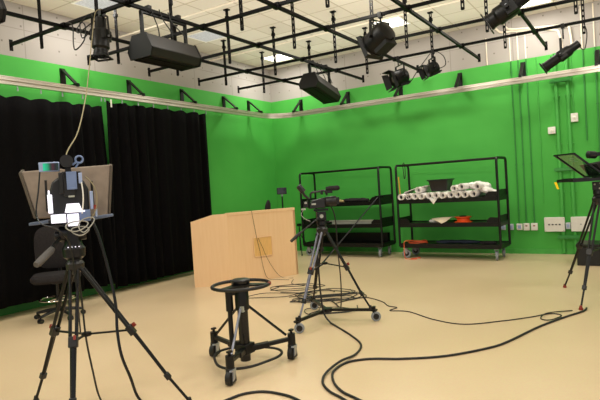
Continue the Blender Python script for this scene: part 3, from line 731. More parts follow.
# camera body
prof = [(-.135, 1.46), (.12, 1.46), (.125, 1.64), (.1, 1.7), (.05, 1.735), (-.06, 1.74), (-.11, 1.70), (-.135, 1.62)]
F = Mx(((1, 0, 0, 0), (0, 0, -1, 0), (0, 1, 0, 0), (0, 0, 0, 1)))
MB().prism(prof, -.3, .12, F).build('camera_body', 'plastic', cam, bev=.012)
MB().cyl((0, .3, 1.6), (0, .33, 1.6), .07).build('lens', 'lens', cam)
MB().box((0, -.13, 1.68), (.075, .04, .17)).box((-.05, -.13, 1.69), (.03, .05, .15)).box((0.02, -.125, 1.745), (.12, .05, .05)).build('rear_module', 'plastic', cam, bev=.005)
MB().box((.018, -.158, 1.705), (.066, .02, .125)).box((.018, -.17, 1.65), (.05, .006, .012)).build('battery_plate', 'bluegrey', cam, bev=.005)
MB().box((.075, -.15, 1.72), (.024, .03, .075)).build('connector_strip', 'paleblue', cam, bev=.004)
b = MB().cyl((-.006, -.14, 1.842), (-.006, .06, 1.842), .036).lathe([(.026, -.03), (.043, -.03), (.043, .0), (.034, .01)], (-.006, -.15, 1.842), (0, 1, 0), 20).box((0, .0, 1.79), (.04, .1, .06))
v = b.build('viewfinder', 'plastic', cam); MB().lathe([(.004, 0), (.026, .0), (.026, .006)], (-.006, -.17, 1.842), (0, 1, 0), 18).build('eyepiece_lens', 'lens', v)
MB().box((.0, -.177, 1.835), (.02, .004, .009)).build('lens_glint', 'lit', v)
MB().tube([(.078+.025*math.cos(a), -.05, 1.858+.025*math.sin(a)) for a in (2*PI*k/20 for k in range(20))], .007, 8, True).bar((.03, -.05, 1.82), (.062, -.05, 1.845), .014, .014).bar((.05, -.05, 1.80), (.07, -.05, 1.83), .012, .012).build('focus_ring', 'bluegrey', cam)
mn = MB().box((-.122, 0.0, 1.815), (.135, .024, .068)).build('small_monitor', 'paleblue', cam, bev=.004)
MB().box((-.112, -.014, 1.815), (.1, .003, .052)).build('display', 'screen', mn); MB().bar((-.06, 0, 1.81), (.0, 0.02, 1.80), .015, .015).build('monitor_arm', 'black', mn)
# white plates at the camera rear, glow added as if brightly lit
MB().box((-.128, -.16, 1.55), (.03, .03, .13)).box((-.132, -.155, 1.625), (.012, .02, .04)).build('rear_bar', 'lit', cam, bev=.005)
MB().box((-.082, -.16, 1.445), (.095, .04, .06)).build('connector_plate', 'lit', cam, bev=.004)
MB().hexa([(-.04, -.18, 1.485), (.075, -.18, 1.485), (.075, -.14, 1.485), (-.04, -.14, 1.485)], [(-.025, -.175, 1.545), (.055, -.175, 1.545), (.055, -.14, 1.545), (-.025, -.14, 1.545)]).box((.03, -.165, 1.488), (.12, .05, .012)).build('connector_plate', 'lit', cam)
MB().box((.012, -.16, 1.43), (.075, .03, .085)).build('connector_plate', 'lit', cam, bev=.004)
MB().box((.09, -.15, 1.455), (.07, .03, .08)).build('junction_box', 'bluegrey', cam, bev=.004)
MB().box((.14, -.12, 1.56), (.022, .03, .13)).box((.165, -.12, 1.47), (.015, .03, .06)).build('rear_bar', 'paleblue', cam, bev=.004); MB().box((.16, -.13, 1.51), (.02, .02, .03)).build('red_button', 'red', cam)
MB().box((.01, -.152, 1.595), (.04, .004, .012)).build('badge', 'palegrey', cam)
MB().bar((-.15, -.05, 1.72), (-.155, .02, 1.5), .016, .016).bar((.15, -.05, 1.7), (.155, .02, 1.5), .016, .016).build('side_rail', 'plastic', cam)
b = MB()
for (x, z, rx, rz, ph) in ((.03, 1.385, .07, .035, .2), (.09, 1.39, .05, .05, .5), (.05, 1.35, .055, .03, 0)):
    b.tube([(x+rx*math.cos(a)+.01*math.sin(2*a+ph), -.19+.015*math.sin(a+ph), z+rz*math.sin(a+ph)) for a in (2*PI*k/24 for k in range(24))], .0045, 6, True)
b.build('cable_loops', 'whitecable', cam)
MB().tube(smooth([(.08, -.17, 1.69), (.085, -.18, 1.62), (.082, -.185, 1.55), (.07, -.18, 1.47)], 5), .0045, 6).build('white_lead', 'white', cam)
MB().tube(smooth([(.11, -.1, 1.73), (.15, -.13, 1.68), (.175, -.13, 1.6), (.165, -.14, 1.5), (.12, -.16, 1.42)], 5), .004, 6).build('beige_lead', 'rope', cam)
MB().tube(smooth([(-.185, -.01, 1.78), (-.2, -.05, 1.65), (-.22, -.12, 1.5), (-.19, -.2, 1.42), (-.1, -.22, 1.38), (-.03, -.17, 1.29), (-.01, -.12, 1.15), (.0, -.1, .9), (.005, -.09, .62)], 6), .005, 6).build('monitor_lead', 'gunmetal', cam)
# thick cable down the tripod to the floor and thin one
def wl(x, y, z): return tuple(T((cx, cy, 0)) @ Mx.Rotation(ang, 4, 'Z') @ V((x, y, z)))
tag(MB().tube(smooth([wl(.13, -.12, 1.42), wl(.17, -.13, 1.3), wl(.22, -.13, 1.05), wl(.25, -.16, .8), wl(.245, -.21, .62), wl(.26, -.24, .45), wl(.31, -.22, .28), wl(.36, -.16, .1), wl(.44, -.22, .02), wl(.50, -.5, .018), wl(.52, -1.0, .018)], 6), .0105, 8).build('camera_cable', 'gunmetal'), 'thick dark cable hanging from the left camera beside its tripod leg', 'cable')
tag(MB().tube(smooth([wl(.02, -.02, 1.06), wl(.03, .0, .8), wl(.04, -.02, .55), wl(.07, .0, .3), wl(.1, .05, .1), wl(.15, .06, .01), wl(.3, -.1, .008), wl(.4, -.5, .008)], 6), .007, 6).build('camera_cable', 'cable'), 'thin black cable hanging down between the left tripod legs', 'cable')
tag(MB().tube(smooth([(2.3, -6.80, 3.88), (2.34, -6.92, 3.8), (2.77, -7.32, 3.31), (3.06, -7.58, 3.0), (3.43, -7.93, 2.54), (3.8, -8.3, 2.15), (4.07, -8.59, 1.96), (4.19, -8.70, 1.885)], 6), .005, 6).build('hanging_cable', 'rope'), 'pale beige cable hanging from ceiling grid down to the left camera', 'cable')

# ---- pedestal without camera (front centre)
ped = thing('camera_pedestal', 'black camera pedestal on three casters with a steering ring, no camera', 'pedestal', (4.715, -7.42, 0))
W3 = [V((4.24-4.70, -7.32+7.43, 0)), V((4.87-4.70, -7.84+7.43, 0)), V((4.99-4.70, -7.11+7.43, 0))]
MB().cyl((0, 0, .05), (0, 0, .6), .047, n=20).build('column', 'black_gloss', ped)
MB().lathe([(.05, .5), (.062, .51), (.062, .68), (.05, .7)], (0, 0, 0), n=20).build('column_sleeve', 'black', ped)
rd = V((-.83, -.52, 0)); q = rd*-.0+V((-.095, -.06, 0))
MB().cyl(q+V((0, 0, .17)), q+V((0, 0, .55)), .022).cyl(q+V((0, 0, .5)), q+V((0, 0, .68)), .034).bar(q+V((0, 0, .66)), V((0, 0, .66)), .05, .04).bar(q+V((0, 0, .2)), V((0, 0, .2)), .05, .05).build('pump_cylinder', 'black', ped)
MB().box((.035, -.045, .52), (.03, .03, .05)).build('sticker', 'palegrey', ped)
rg = MB().tube([(.255*math.cos(a), .255*math.sin(a), .725) for a in (2*PI*k/40 for k in range(40))], .0155, 8, True).build('steering_ring', 'rubber', ped)
b = MB()
for k in range(3):
    a = k*2*PI/3+.45; c = V((math.cos(a), math.sin(a), 0)); s = V((-c.y, c.x, 0))
    b.hexa([c*.05-s*.055+V((0, 0, .715)), c*.05+s*.055+V((0, 0, .715)), c*.245+s*.028+V((0, 0, .715)), c*.245-s*.028+V((0, 0, .715))], [c*.05-s*.055+V((0, 0, .732)), c*.05+s*.055+V((0, 0, .732)), c*.245+s*.028+V((0, 0, .732)), c*.245-s*.028+V((0, 0, .732))])
b.lathe([(.06, .69), (.085, .71), (.085, .735), (.05, .737)], (0, 0, 0), n=20).build('ring_spokes', 'black', rg)
MB().tube([(.255*math.cos(a), .255*math.sin(a), .7265) for a in (.35, .45, .55)], .0172, 8).build('red_marker', 'red', rg)
MB().lathe([(.05, .735), (.075, .74), (.082, .75), (.082, .772), (.07, .78), (.02, .78)], (0, 0, 0), n=22).build('mounting_bowl', 'plastic', ped)
for i, w in enumerate(W3):
    u = w.normalized(); e = w-u*.02
    l = MB().bar(u*.03+V((0, 0, .15)), u*.22+V((0, 0, .165)), .06, .048).bar(u*.2+V((0, 0, .165)), e+V((0, 0, .185)), .04, .036).build('leg', 'black', ped, bev=.006)
    MB().tube([u*.055+V((0, 0, .53)), e+u*-.03+V((0, 0, .225))], .012, 8).build('brace', 'silverleg' if i == 1 else 'black_gloss', ped)
    MB().cyl(w+V((0, 0, .13)), w+V((0, 0, .235)), .036).cyl(w+V((0, 0, .235)), w+V((0, 0, .265)), .012, n=8).box(w+V((0, 0, .265)), (.03, .045, .016)).build('caster_post', 'black', l)
    s = V((-u.y, u.x, 0)); dv = V((.2, -.98, 0)) if i != 1 else V((.3, -.954, 0)); sv = V((-dv.y, dv.x, 0))
    c = MB().cyl(w+V((0, 0, .135)), w+V((0, 0, .07)), .04).hexa([w+sv*-.032+dv*-.05+V((0, 0, .012)), w+sv*.032+dv*-.05+V((0, 0, .012)), w+sv*.032+dv*.055+V((0, 0, .012)), w+sv*-.032+dv*.055+V((0, 0, .012))],
        [w+sv*-.03+dv*-.035+V((0, 0, .13)), w+sv*.03+dv*-.035+V((0, 0, .13)), w+sv*.03+dv*.03+V((0, 0, .13)), w+sv*-.03+dv*.03+V((0, 0, .13))]).build('caster', 'rubber', l, bev=.006)
    MB().lathe([(.02, -.022), (.06, -.02), (.06, .02), (.02, .022)], w+dv*.02+V((0, 0, .0605)), sv, 18).build('wheel', 'rubber', c)
    wv = w+sv*(.040)+V((0, 0, .1))
    MB().hexa([wv+dv*.0+V((0, 0, -.05)), wv+dv*.045+V((0, 0, -.06)), wv+dv*.045+V((0, 0, -.06))-sv*.008, wv+V((0, 0, -.05))-sv*.008], [wv-dv*.03+V((0, 0, .03)), wv+dv*.03+V((0, 0, .03)), wv+dv*.03+V((0, 0, .03))-sv*.008, wv-dv*.03+V((0, 0, .03))-sv*.008]).bar(wv+dv*.02+V((0, 0, .02)), wv+dv*.09+V((0, 0, .035)), .02, .012).build('brake_lever', 'galv', c)
MB().tube([( .30*math.cos(a)*(1+.10*math.cos(3*(a-.83))), .30*math.sin(a)*(1+.10*math.cos(3*(a-.83))), .085) for a in (2*PI*k/48 for k in range(48))], .012, 8, True).build('cable_guard', 'rubber', ped)
MB().box((0, 0, .16), (.13, .13, .09)).bar((.03, -.05, .2), (.05, -.06, .3), .012, .012).build('base_block', 'black', ped, bev=.01)

# ---- centre camera on a wheeled tripod
kc = thing('tripod_camera', 'camcorder on a black tripod with wheeled dolly, centre of the room', 'camera', (4.64, -5.80, 0))
O3 = V((4.64, -5.80, 0)); wh = [V((4.59, -6.36, 0)), V((5.16, -5.64, 0)), V((4.18, -5.36, 0))]
wh = [w-O3 for w in wh]
ft = [w*.93+V((0, 0, .13)) for w in wh]
tripod(kc, Id, ft, (0, 0, 1.06), .035, .62, legm=['silverleg', 'black', 'black'], red=True, hubz=.05)
dl = MB()
for w in wh: dl.bar(V((0, 0, .13)), w+V((0, 0, .13)), .03, .03)
dl.lathe([(.06, .11), (.06, .15)], (0, 0, 0), n=16)
dly = dl.build('dolly', 'black', kc)
for w in wh:
    u = w.normalized(); s = V((-.35, .94, 0)).normalized(); c = w+V((.02, 0, .056))
    f = MB().cyl(w+V((0, 0, .1)), w+V((0, 0, .17)), .02).bar(w+V((0, 0, .11)), c+V((0, 0, .0))-s*.0, .05, .02).box(w+V((0, 0, .125)), (.06, .06, .02)).build('caster', 'black', dly)
    sv = V((.8, -.6, 0)); sv = V((-.6, .8, 0)) if False else V((.55, -.83, 0))
    MB().lathe([(.03, -.017), (.05, -.017), (.056, -.008), (.056, .008), (.05, .017), (.03, .017)], c, sv, 18).build('wheel', 'greytread', f)
    MB().lathe([(.012, -.02), (.034, -.019), (.034, .019), (.012, .02)], c, sv, 14).build('hub', 'plastic', f)
ru = V((.843, .538, 0)); fw = V((-.538, .843, 0))        # sideways and away from the photographer
K = Mx((( ru.x, fw.x, 0, 0), (ru.y, fw.y, 0, 0), (0, 0, 1, 0), (0, 0, 0, 1)))
MB(K).lathe([(.04, 1.1), (.055, 1.12), (.055, 1.16), (.04, 1.18)], (0, 0, 0)).box((0, 0, 1.22), (.11, .1, .1)).cyl((-.0, -.08, 1.22), (0, .08, 1.22), .05).box((0, 0, 1.29), (.17, .07, .025)).build('fluid_head', 'gunmetal', kc, bev=.004)
MB(K).cyl((.0, -.083, 1.22), (0, -.088, 1.22), .022).build('drag_dial', 'palegrey', kc)
h = MB(K).tube([(-.04, -.09, 1.2), (-.16, -.16, 1.12), (-.27, -.22, 1.04)], .009, 8).build('pan_handle', 'black', kc)
MB(K).tube([(-.24, -.2, 1.065), (-.28, -.225, 1.035), (-.36, -.28, .975)], [.014, .02, .017], 8).build('grip', 'rubber', h)
# body, lens to the right
cbd = MB(K).hexa([(-.14, -.05, 1.31), (.05, -.05, 1.31), (.06, .05, 1.31), (-.15, .05, 1.31)], [(-.10, -.045, 1.40), (.05, -.045, 1.43), (.05, .045, 1.43), (-.12, .045, 1.40)]).box((-.17, 0, 1.36), (.06, .09, .07)).build('camera_body', 'plastic', kc, bev=.008)
MB(K).lathe([(.04, 0), (.05, .01), (.05, .07), (.056, .08), (.056, .13), (.048, .135)], (.05, 0, 1.385), (1, 0, 0), 18).build('lens_barrel', 'plastic', kc)
MB(K).hexa([(.175, -.04, 1.35), (.215, -.045, 1.34), (.215, .045, 1.34), (.175, .04, 1.35)], [(.175, -.04, 1.42), (.215, -.05, 1.425), (.215, .05, 1.425), (.175, .04, 1.42)]).build('lens_hood', 'plastic', kc)
MB(K).box((-.08, -.056, 1.36), (.05, .012, .02)).build('side_controls', 'palegrey', kc, bev=.003)
MB(K).tube(smooth([(-.11, 0, 1.43), (-.1, 0, 1.49), (-.03, 0, 1.5), (.06, 0, 1.505), (.08, 0, 1.45)], 5), .012, 8).build('top_handle', 'plastic', kc)
mc = MB(K).tube([(.07, -.02, 1.525), (.12, -.02, 1.53), (.21, -.02, 1.53), (.23, -.02, 1.53)], [.024, .03, .03, .016], 10).build('microphone', 'fabric', kc)
MB(K).box((.1, -.01, 1.495), (.09, .05, .04)).box((.02, -.02, 1.49), (.03, .05, .05)).build('audio_box', 'plastic', kc, bev=.004)
MB(K).tube([(-.13, 0, 1.42), (-.18, -.01, 1.47), (-.21, -.02, 1.53)], .016, 8).lathe([(.022, -.05), (.034, -.045), (.034, .04), (.024, .05)], (-.215, -.02, 1.545), (-.6, 0, .8), 12).build('viewfinder', 'plastic', kc)
MB(K).box((-.2, -.05, 1.31), (.05, .03, .02)).box((-.17, -.06, 1.38), (.03, .02, .02)).build('connector', 'palegrey', kc)
MB(K).tube(smooth([(-.2, -.03, 1.3), (-.23, -.05, 1.25), (-.19, -.06, 1.2), (-.13, -.07, 1.17)], 5), .004, 6).build('lead', 'whitecable', kc)

# ---- right camera with prompter (cut by frame edge)
rc = thing('tripod_camera', 'prompter camera on a tripod with yellow tag, at right frame edge', 'camera', (7.33, -3.78, 0))
O4 = V((7.33, -3.78, 0))
tripod(rc, Id, [V((6.85, -3.23, 0))-O4, V((7.14, -4.47, 0))-O4, V((8.0, -3.64, 0))-O4], (0, 0, 1.2), .04, .6, feetm='red', red=False)
MB().lathe([(.045, 1.24), (.06, 1.26), (.06, 1.3), (.05, 1.32)], (0, 0, 0)).box((0, 0, 1.36), (.12, .1, .1)).cyl((0, -.08, 1.36), (0, .08, 1.36), .05).build('fluid_head', 'plastic', rc)
for x, z in ((-.03, 1.38), (.03, 1.39), (.02, 1.33)): MB().cyl((x, -.085, z), (x, -.089, z), .011, n=10).build('head_screw', 'palegrey', rc)
Kr = Mx.Rotation(math.radians(38), 4, 'Z')
MB(Kr).box((-.1, 0, 1.435), (.64, .3, .02)).box((-.28, 0, 1.452), (.24, .3, .02)).bar((-.42, -.15, 1.44), (.2, -.15, 1.44), .03, .035).bar((-.42, .15, 1.44), (.2, .15, 1.44), .03, .035).build('prompter_tray', 'plastic', rc)
MB(Kr).box((-.28, 0, 1.466), (.2, .26, .006)).build('prompter_display', 'lens', rc)
c0, c1 = V((-.04, 0, 1.475)), V((-.41, 0, 1.755))
fr = MB(Kr)
for s in (-1, 1): fr.bar(c0+V((0, s*.19, 0)), c1+V((0, s*.19, 0)), .02, .02)
fr.bar(c0+V((0, -.17, 0)), c0+V((0, .17, 0)), .02, .02); fr.bar(c1+V((0, -.2, 0)), c1+V((0, .2, 0)), .03, .02)
f = fr.build('mirror_frame', 'plastic', rc)
MB(Kr).add([c0+V((0, -.19, 0)), c0+V((0, .19, 0)), c1+V((0, .19, 0)), c1+V((0, -.19, 0))], [(0, 1, 2, 3)]).build('mirror_glass', 'glassg', f)
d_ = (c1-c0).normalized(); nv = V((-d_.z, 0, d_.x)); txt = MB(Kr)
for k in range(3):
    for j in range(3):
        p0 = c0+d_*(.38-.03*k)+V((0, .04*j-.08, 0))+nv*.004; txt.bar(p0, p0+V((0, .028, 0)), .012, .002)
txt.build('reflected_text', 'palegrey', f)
MB(Kr).hexa([(.0, -.15, 1.47), (.14, -.1, 1.5), (.14, .1, 1.5), (.0, .15, 1.47)], [(-.12, -.16, 1.62), (.14, -.1, 1.66), (.14, .1, 1.66), (-.12, .16, 1.62)]).build('hood', 'fabric', rc)
MB(Kr).box((.2, 0, 1.56), (.3, .13, .16)).box((.1, 0, 1.46), (.3, .1, .04)).build('camera_body', 'plastic', rc, bev=.01)
MB(Kr).bar((-.12, -.03, 1.74), (.2, -.03, 1.735), .05, .045).lathe([(.03, 0), (.045, .01), (.045, .1), (.03, .12)], (-.14, -.03, 1.74), (1, 0, -.1), 14).bar((.12, 0, 1.62), (.14, 0, 1.73), .03, .03).build('viewfinder', 'plastic', rc)
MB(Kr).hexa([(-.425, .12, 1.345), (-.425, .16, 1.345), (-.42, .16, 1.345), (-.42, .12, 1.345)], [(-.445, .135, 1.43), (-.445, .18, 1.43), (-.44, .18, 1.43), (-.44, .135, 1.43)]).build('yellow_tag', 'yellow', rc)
MB().tube(smooth([(.05, -.1, 1.4), (.12, -.16, 1.2), (.1, -.1, .95), (.05, -.08, .7)], 5), .01, 6).build('lead', 'cable', rc)
MB().tube(smooth([(-.0, -.06, .68), (.06, -.12, .66), (.12, -.1, .6), (.13, -.12, .53)], 5), .012, 6).build('white_lead', 'whitecable', rc)

# black case by the wall, right edge
t = thing('equipment_case', 'low black equipment case on floor by back wall, behind right tripod', 'case', (7.45, -1.05, 0))
MB().box((0, 0, .15), (1.22, .58, .3)).build('body', 'plastic', t, bev=.01); MB().box((0, 0, .325), (1.24, .6, .05)).build('lid', 'black', t, bev=.01)
for s in (-1, 1): MB().box((s*.3, -.3, .28), (.07, .02, .06)).build('latch', 'gunmetal', t)
MB().bar((-.12, -.305, .18), (.12, -.305, .18), .02, .03).build('handle', 'gunmetal', t)

# ------------------------------------------------------------------ floor cables
def fc(pts, r, label, m='cable', sub=7, grp=None, name='floor_cable'):
    return tag(MB().tube(smooth([(p[0], p[1], (p[2] if len(p) > 2 else r)) for p in pts], sub), r, 8).build(name, m), label, 'cable', grp)
fc([(7.19, -4.40), (7.17, -4.56), (7.01, -4.91), (6.83, -5.37), (6.66, -5.95), (6.54, -6.21), (6.26, -6.56), (5.94, -6.77), (5.67, -6.88), (5.53, -7.04), (5.53, -7.28), (5.64, -7.48), (5.79, -7.63), (5.95, -7.71), (6.3, -7.88), (6.9, -8.25)], .0105, 'thick black cable curving across floor from the right tripod')
fc([(4.60, -5.87, 1.02), (4.61, -5.885, .68), (4.62, -5.89, .35), (4.66, -5.91, .12), (4.74, -5.93, .03), (4.83, -5.98), (5.20, -6.29), (5.42, -6.53), (5.50, -6.81), (5.49, -7.08, .03), (5.50, -7.35, .02), (5.57, -7.53), (5.71, -7.67), (5.88, -7.76), (6.2, -7.97), (6.8, -8.4)], .0105, 'thick black cable looping on floor from the centre tripod camera')
fc([(4.3, -5.0), (4.41, -4.7), (4.55, -4.55), (4.85, -4.72), (5.02, -4.92), (5.16, -4.98), (5.14, -5.15), (5.37, -5.13), (5.76, -5.39), (6.12, -5.48), (6.45, -5.23), (6.70, -4.97), (6.86, -4.76), (6.98, -4.81), (6.9, -5.06, .012), (6.80, -5.0), (6.84, -4.80, .02), (7.06, -4.55)], .006, 'thin black cable snaking across floor between centre and right tripods')
fc([(5.0, -8.6), (5.06, -8.25), (5.09, -8.09), (5.13, -7.97), (5.23, -7.88), (5.37, -7.86), (5.54, -7.89), (5.72, -8.0), (5.9, -8.3)], .0105, 'black cable bend on the floor at the bottom centre of frame')
# tangle under and behind the centre tripod
rnd = random.Random(12)
def tangle(cx_, cy_, ax_, ay_, n, seed, label, r=.006, tail=None, rot=.6):
    rn = random.Random(seed); pts = []; a = rn.uniform(0, 6)
    for k in range(n):
        a += rn.uniform(.7, 1.3); e = .35+.65*rn.random(); x = ax_*e*math.cos(a); y = ay_*e*math.sin(a)
        pts.append((cx_+x*math.cos(rot)-y*math.sin(rot), cy_+x*math.sin(rot)+y*math.cos(rot), r+.003*(k % 4)+.004*(seed % 3)))
    if tail: pts += tail
    fc(pts, r, label, grp='tangled thin cables on the floor')
tangle(4.05, -4.72, .62, .28, 30, 1, 'thin black cables heaped in a tangle behind the centre tripod', .006)
tangle(3.85, -4.5, .55, .32, 20, 2, 'loose thin cable loops spread behind centre tripod on its left side', .006)
tangle(3.12, -4.2, .5, .34, 14, 3, 'thin cable loops on the floor near the desk corner', .005, [(3.2, -4.0), (2.9, -3.9), (2.7, -3.55)])
tangle(4.45, -5.35, .42, .26, 12, 4, 'thin cable loops on floor directly under the centre dolly', .0055)
tangle(3.3, -4.75, .6, .22, 10, 5, 'long thin cable loops on floor left of the centre dolly', .0055)
fc([(4.70, -5.71, 1.36), (4.74, -5.66, 1.2), (4.72, -5.6, .8), (4.68, -5.5, .4), (4.62, -5.42, .1), (4.5, -5.25, .03), (4.3, -5.0, .012), (4.1, -4.8, .012)], .008, 'thin cable dropping from centre camera straight to the tangle', name='camera_cable')

# ------------------------------------------------------------------ stage lamps
def clamp_to(t, TT, x, y, zt, pz=PZ):
    """hook clamp from yoke top up to a grid pipe, in root coords (root at x,y,zt)"""
    MB().box((0, 0, pz-zt-.0), (.05, .075, .075)).cyl((0, 0, 0), (0, 0, pz-zt), .012, n=8).cyl((.03, 0, pz-zt-.01), (.07, 0, pz-zt-.02), .007, n=6).build('hook_clamp', 'lamp', t)
def yoke(t, c, X, hw, zt, w=.032, th=.008, bend=.0):
    c = V(c); X = V(X).normalized(); p = [c+X*hw, V((c.x, c.y, zt))+X*hw*.92, V((c.x, c.y, zt))-X*hw*.92, c-X*hw]
    b = MB(); Yd = X.cross(V((0, 0, 1)))
    for i in range(3): b.bar(p[i], p[i+1], w, th, X if i != 1 else (0, 0, 1))
    b.cyl(p[0]-X*.02, p[0]+X*.03, .022, n=10).cyl(p[3]+X*.02, p[3]-X*.03, .022, n=10)
    return b.build('yoke', 'lamp', t)
def barn(t, F, y, hw, ln, ang_, m='lamp', which=(0, 1, 2, 3)):
    for k in which:
        a = k*PI/2; R = F @ Mx.Rotation(a, 4, 'Y'); o = math.tan(math.radians(ang_))*ln
        MB(R).hexa([(-hw, y, hw), (hw, y, hw), (hw, y, hw+.005), (-hw, y, hw+.005)], [(-hw*1.15, y+ln, hw+o), (hw*1.15, y+ln, hw+o), (hw*1.15, y+ln, hw+o+.005), (-hw*1.15, y+ln, hw+o+.005)]).build('barn_door', m, t)

def fresnel(pos, axis, r, ln, label, hang, ztop, barns=True, cord=None, ang_=30, bl=None):
    x, y, z = pos; t = thing('stage_lamp', label, 'stage lamp', (hang[0], hang[1], ztop)); O = V((hang[0], hang[1], ztop))
    c = V(pos)-O; F = T(c) @ frame(axis); ax = V(axis).normalized(); X = F.to_3x3() @ V((1, 0, 0))
    hs = MB(F).lathe([(.3*r, -ln/2-.03), (.85*r, -ln/2), (r, -ln/2+.04), (r, ln/2), (r*.8, ln/2+.001)], (0, 0, 0), (0, 1, 0), 24)
    for k in range(5): hs.box((0, -ln*.3+k*ln*.12, r*.97), (r*.9, ln*.05, .02))
    h = hs.build('housing', 'lamp', t)
    MB(F).box((0, -ln*.05, -r*1.0), (r*1.2, ln*.8, r*.35)).cyl((0, -ln/2, -r*.9), (0, -ln/2-.05, -r*.9), .015, n=8).build('base_box', 'lamp', h)
    MB(F).lathe([(r*.86, ln/2), (r*1.08, ln/2), (r*1.08, ln/2+.03), (r*.86, ln/2+.03)], (0, 0, 0), (0, 1, 0), 24).build('front_ring', 'lamp', h)
    MB(F).lathe([(r*.85, ln/2+.004), (r*.7, ln/2+.02), (r*.35, ln/2+.033), (.001, ln/2+.037)], (0, 0, 0), (0, 1, 0), 24).build('lens', 'lensw', h)
    if barns: barn(t, F, ln/2+.03, r*.92, bl or r*.75, ang_)
    yoke(t, c, X, r+.03, 0.0); clamp_to(t, F, 0, 0, ztop)
    if cord: MB().tube(smooth([V(p)-O for p in cord], 5), .008, 6).build('power_cord', 'cable', t)
    return t
fresnel((4.82, -4.2, 3.555), (-.86, .30, -.42), .17, .30, 'large black drum lamp with barn doors in front of bright ceiling light', (4.84, -4.2), 3.78, True, None, 12, .06)
fresnel((4.07, -1.58, 3.51), (-.62, -.72, -.30), .14, .25, 'round black lamp with open barn doors below the grid, over left track half', (4.05, -1.6), 3.73, True, [(4.08, -1.5, 3.42), (4.2, -1.5, 3.38), (4.42, -1.56, 3.6), (4.68, -1.58, 3.86)], 28)
fresnel((4.70, -1.62, 3.555), (-.70, -.62, -.36), .105, .2, 'smaller round black lamp to the right of the barn-door lamp', (4.72, -1.6), 3.74, True, [(4.8, -1.55, 3.55), (4.92, -1.55, 3.6), (4.9, -1.57, 3.75), (4.78, -1.58, 3.86)], 22)

def ers(pos, axis, ln, label, hang, ztop, s=1.0, cord=None, name='spotlight'):
    t = thing(name, label, 'spotlight', (hang[0], hang[1], ztop)); O = V((hang[0], hang[1], ztop)); c = V(pos)-O; F = T(c) @ frame(axis, (0, 0, 1)); X = F.to_3x3() @ V((1, 0, 0))
    r = .075*s; h = ln/2
    MB(F).lathe([(.02, -h-.0), (r*.8, -h+.01), (r*.85, -h+.14*s), (r*1.15, -h+.17*s), (r*1.25, -h+.34*s), (r*.95, -h+.37*s)], (0, 0, 0), (0, 1, 0), 18).build('lamp_house', 'lamp', t)
    b = MB(F).lathe([(r*.9, -h+.36*s), (r*.9, 0), (r, .0), (r*1.02, h-.05), (r*1.1, h-.045), (r*1.1, h-.01), (r*.85, h-.008)], (0, 0, 0), (0, 1, 0), 18)
    for k in range(3): b.box((0, .03+.05*k, r*1.0), (.03, .015, .03))
    brl = b.build('barrel', 'lamp', t)
    MB(F).lathe([(r*.85, h-.012), (r*.5, h-.006), (.001, h-.004)], (0, 0, 0), (0, 1, 0), 18).build('lens', 'lens', brl)
    fr = MB(F)
    for k in range(4):
        R = Mx.Rotation(k*PI/2, 4, 'Y'); fr.box((0, h+.004, r*1.12), (r*2.5, .016, r*.28), R)
    fr.build('colour_frame', 'lamp', brl)
    MB(F).box((0, -.02*s, 0), (r*2.35, .12*s, r*2.0)).build('gate_box', 'lamp', t, bev=.008)
    MB(F).cyl((-r*1.3, .0, r*.2), (-r*1.55, 0, r*.2), .014, n=10).cyl((r*1.3, .08, -r*.3), (r*1.5, .08, -r*.3), .012, n=8).build('knob', 'galv', t)
    yoke(t, c, X, r*1.35, 0, .036); clamp_to(t, F, 0, 0, ztop)
    if cord: MB().tube(smooth([V(p)-O for p in cord], 5), .008, 6).build('power_cord', 'cable', t)
    return t
ers((6.49, -4.15, 3.575), (-.86, -.05, -.46), .56, 'long black lens spotlight pointing down-left at the top right of frame', (6.49, -4.2), 3.78, 1.25)
ers((6.79, -1.6, 3.40), (-.84, -.06, -.50), .62, 'long black lens spotlight hung over the right part of back wall', (6.83, -1.6), 3.66, 1.0, [(7.05, -1.58, 3.5), (7.12, -1.56, 3.45), (7.16, -1.56, 3.7), (7.12, -1.58, 3.86)])
ers((2.26, -6.80, 3.55), (.04, -.1, -1), .5, 'black spotlight hanging straight down, beside the pale hanging cable', (2.26, -6.76), 3.80, 1.12, [(2.26, -6.78, 3.8), (2.2, -6.9, 3.7), (2.05, -6.95, 3.62), (1.95, -6.9, 3.7), (2.0, -6.8, 3.86)])

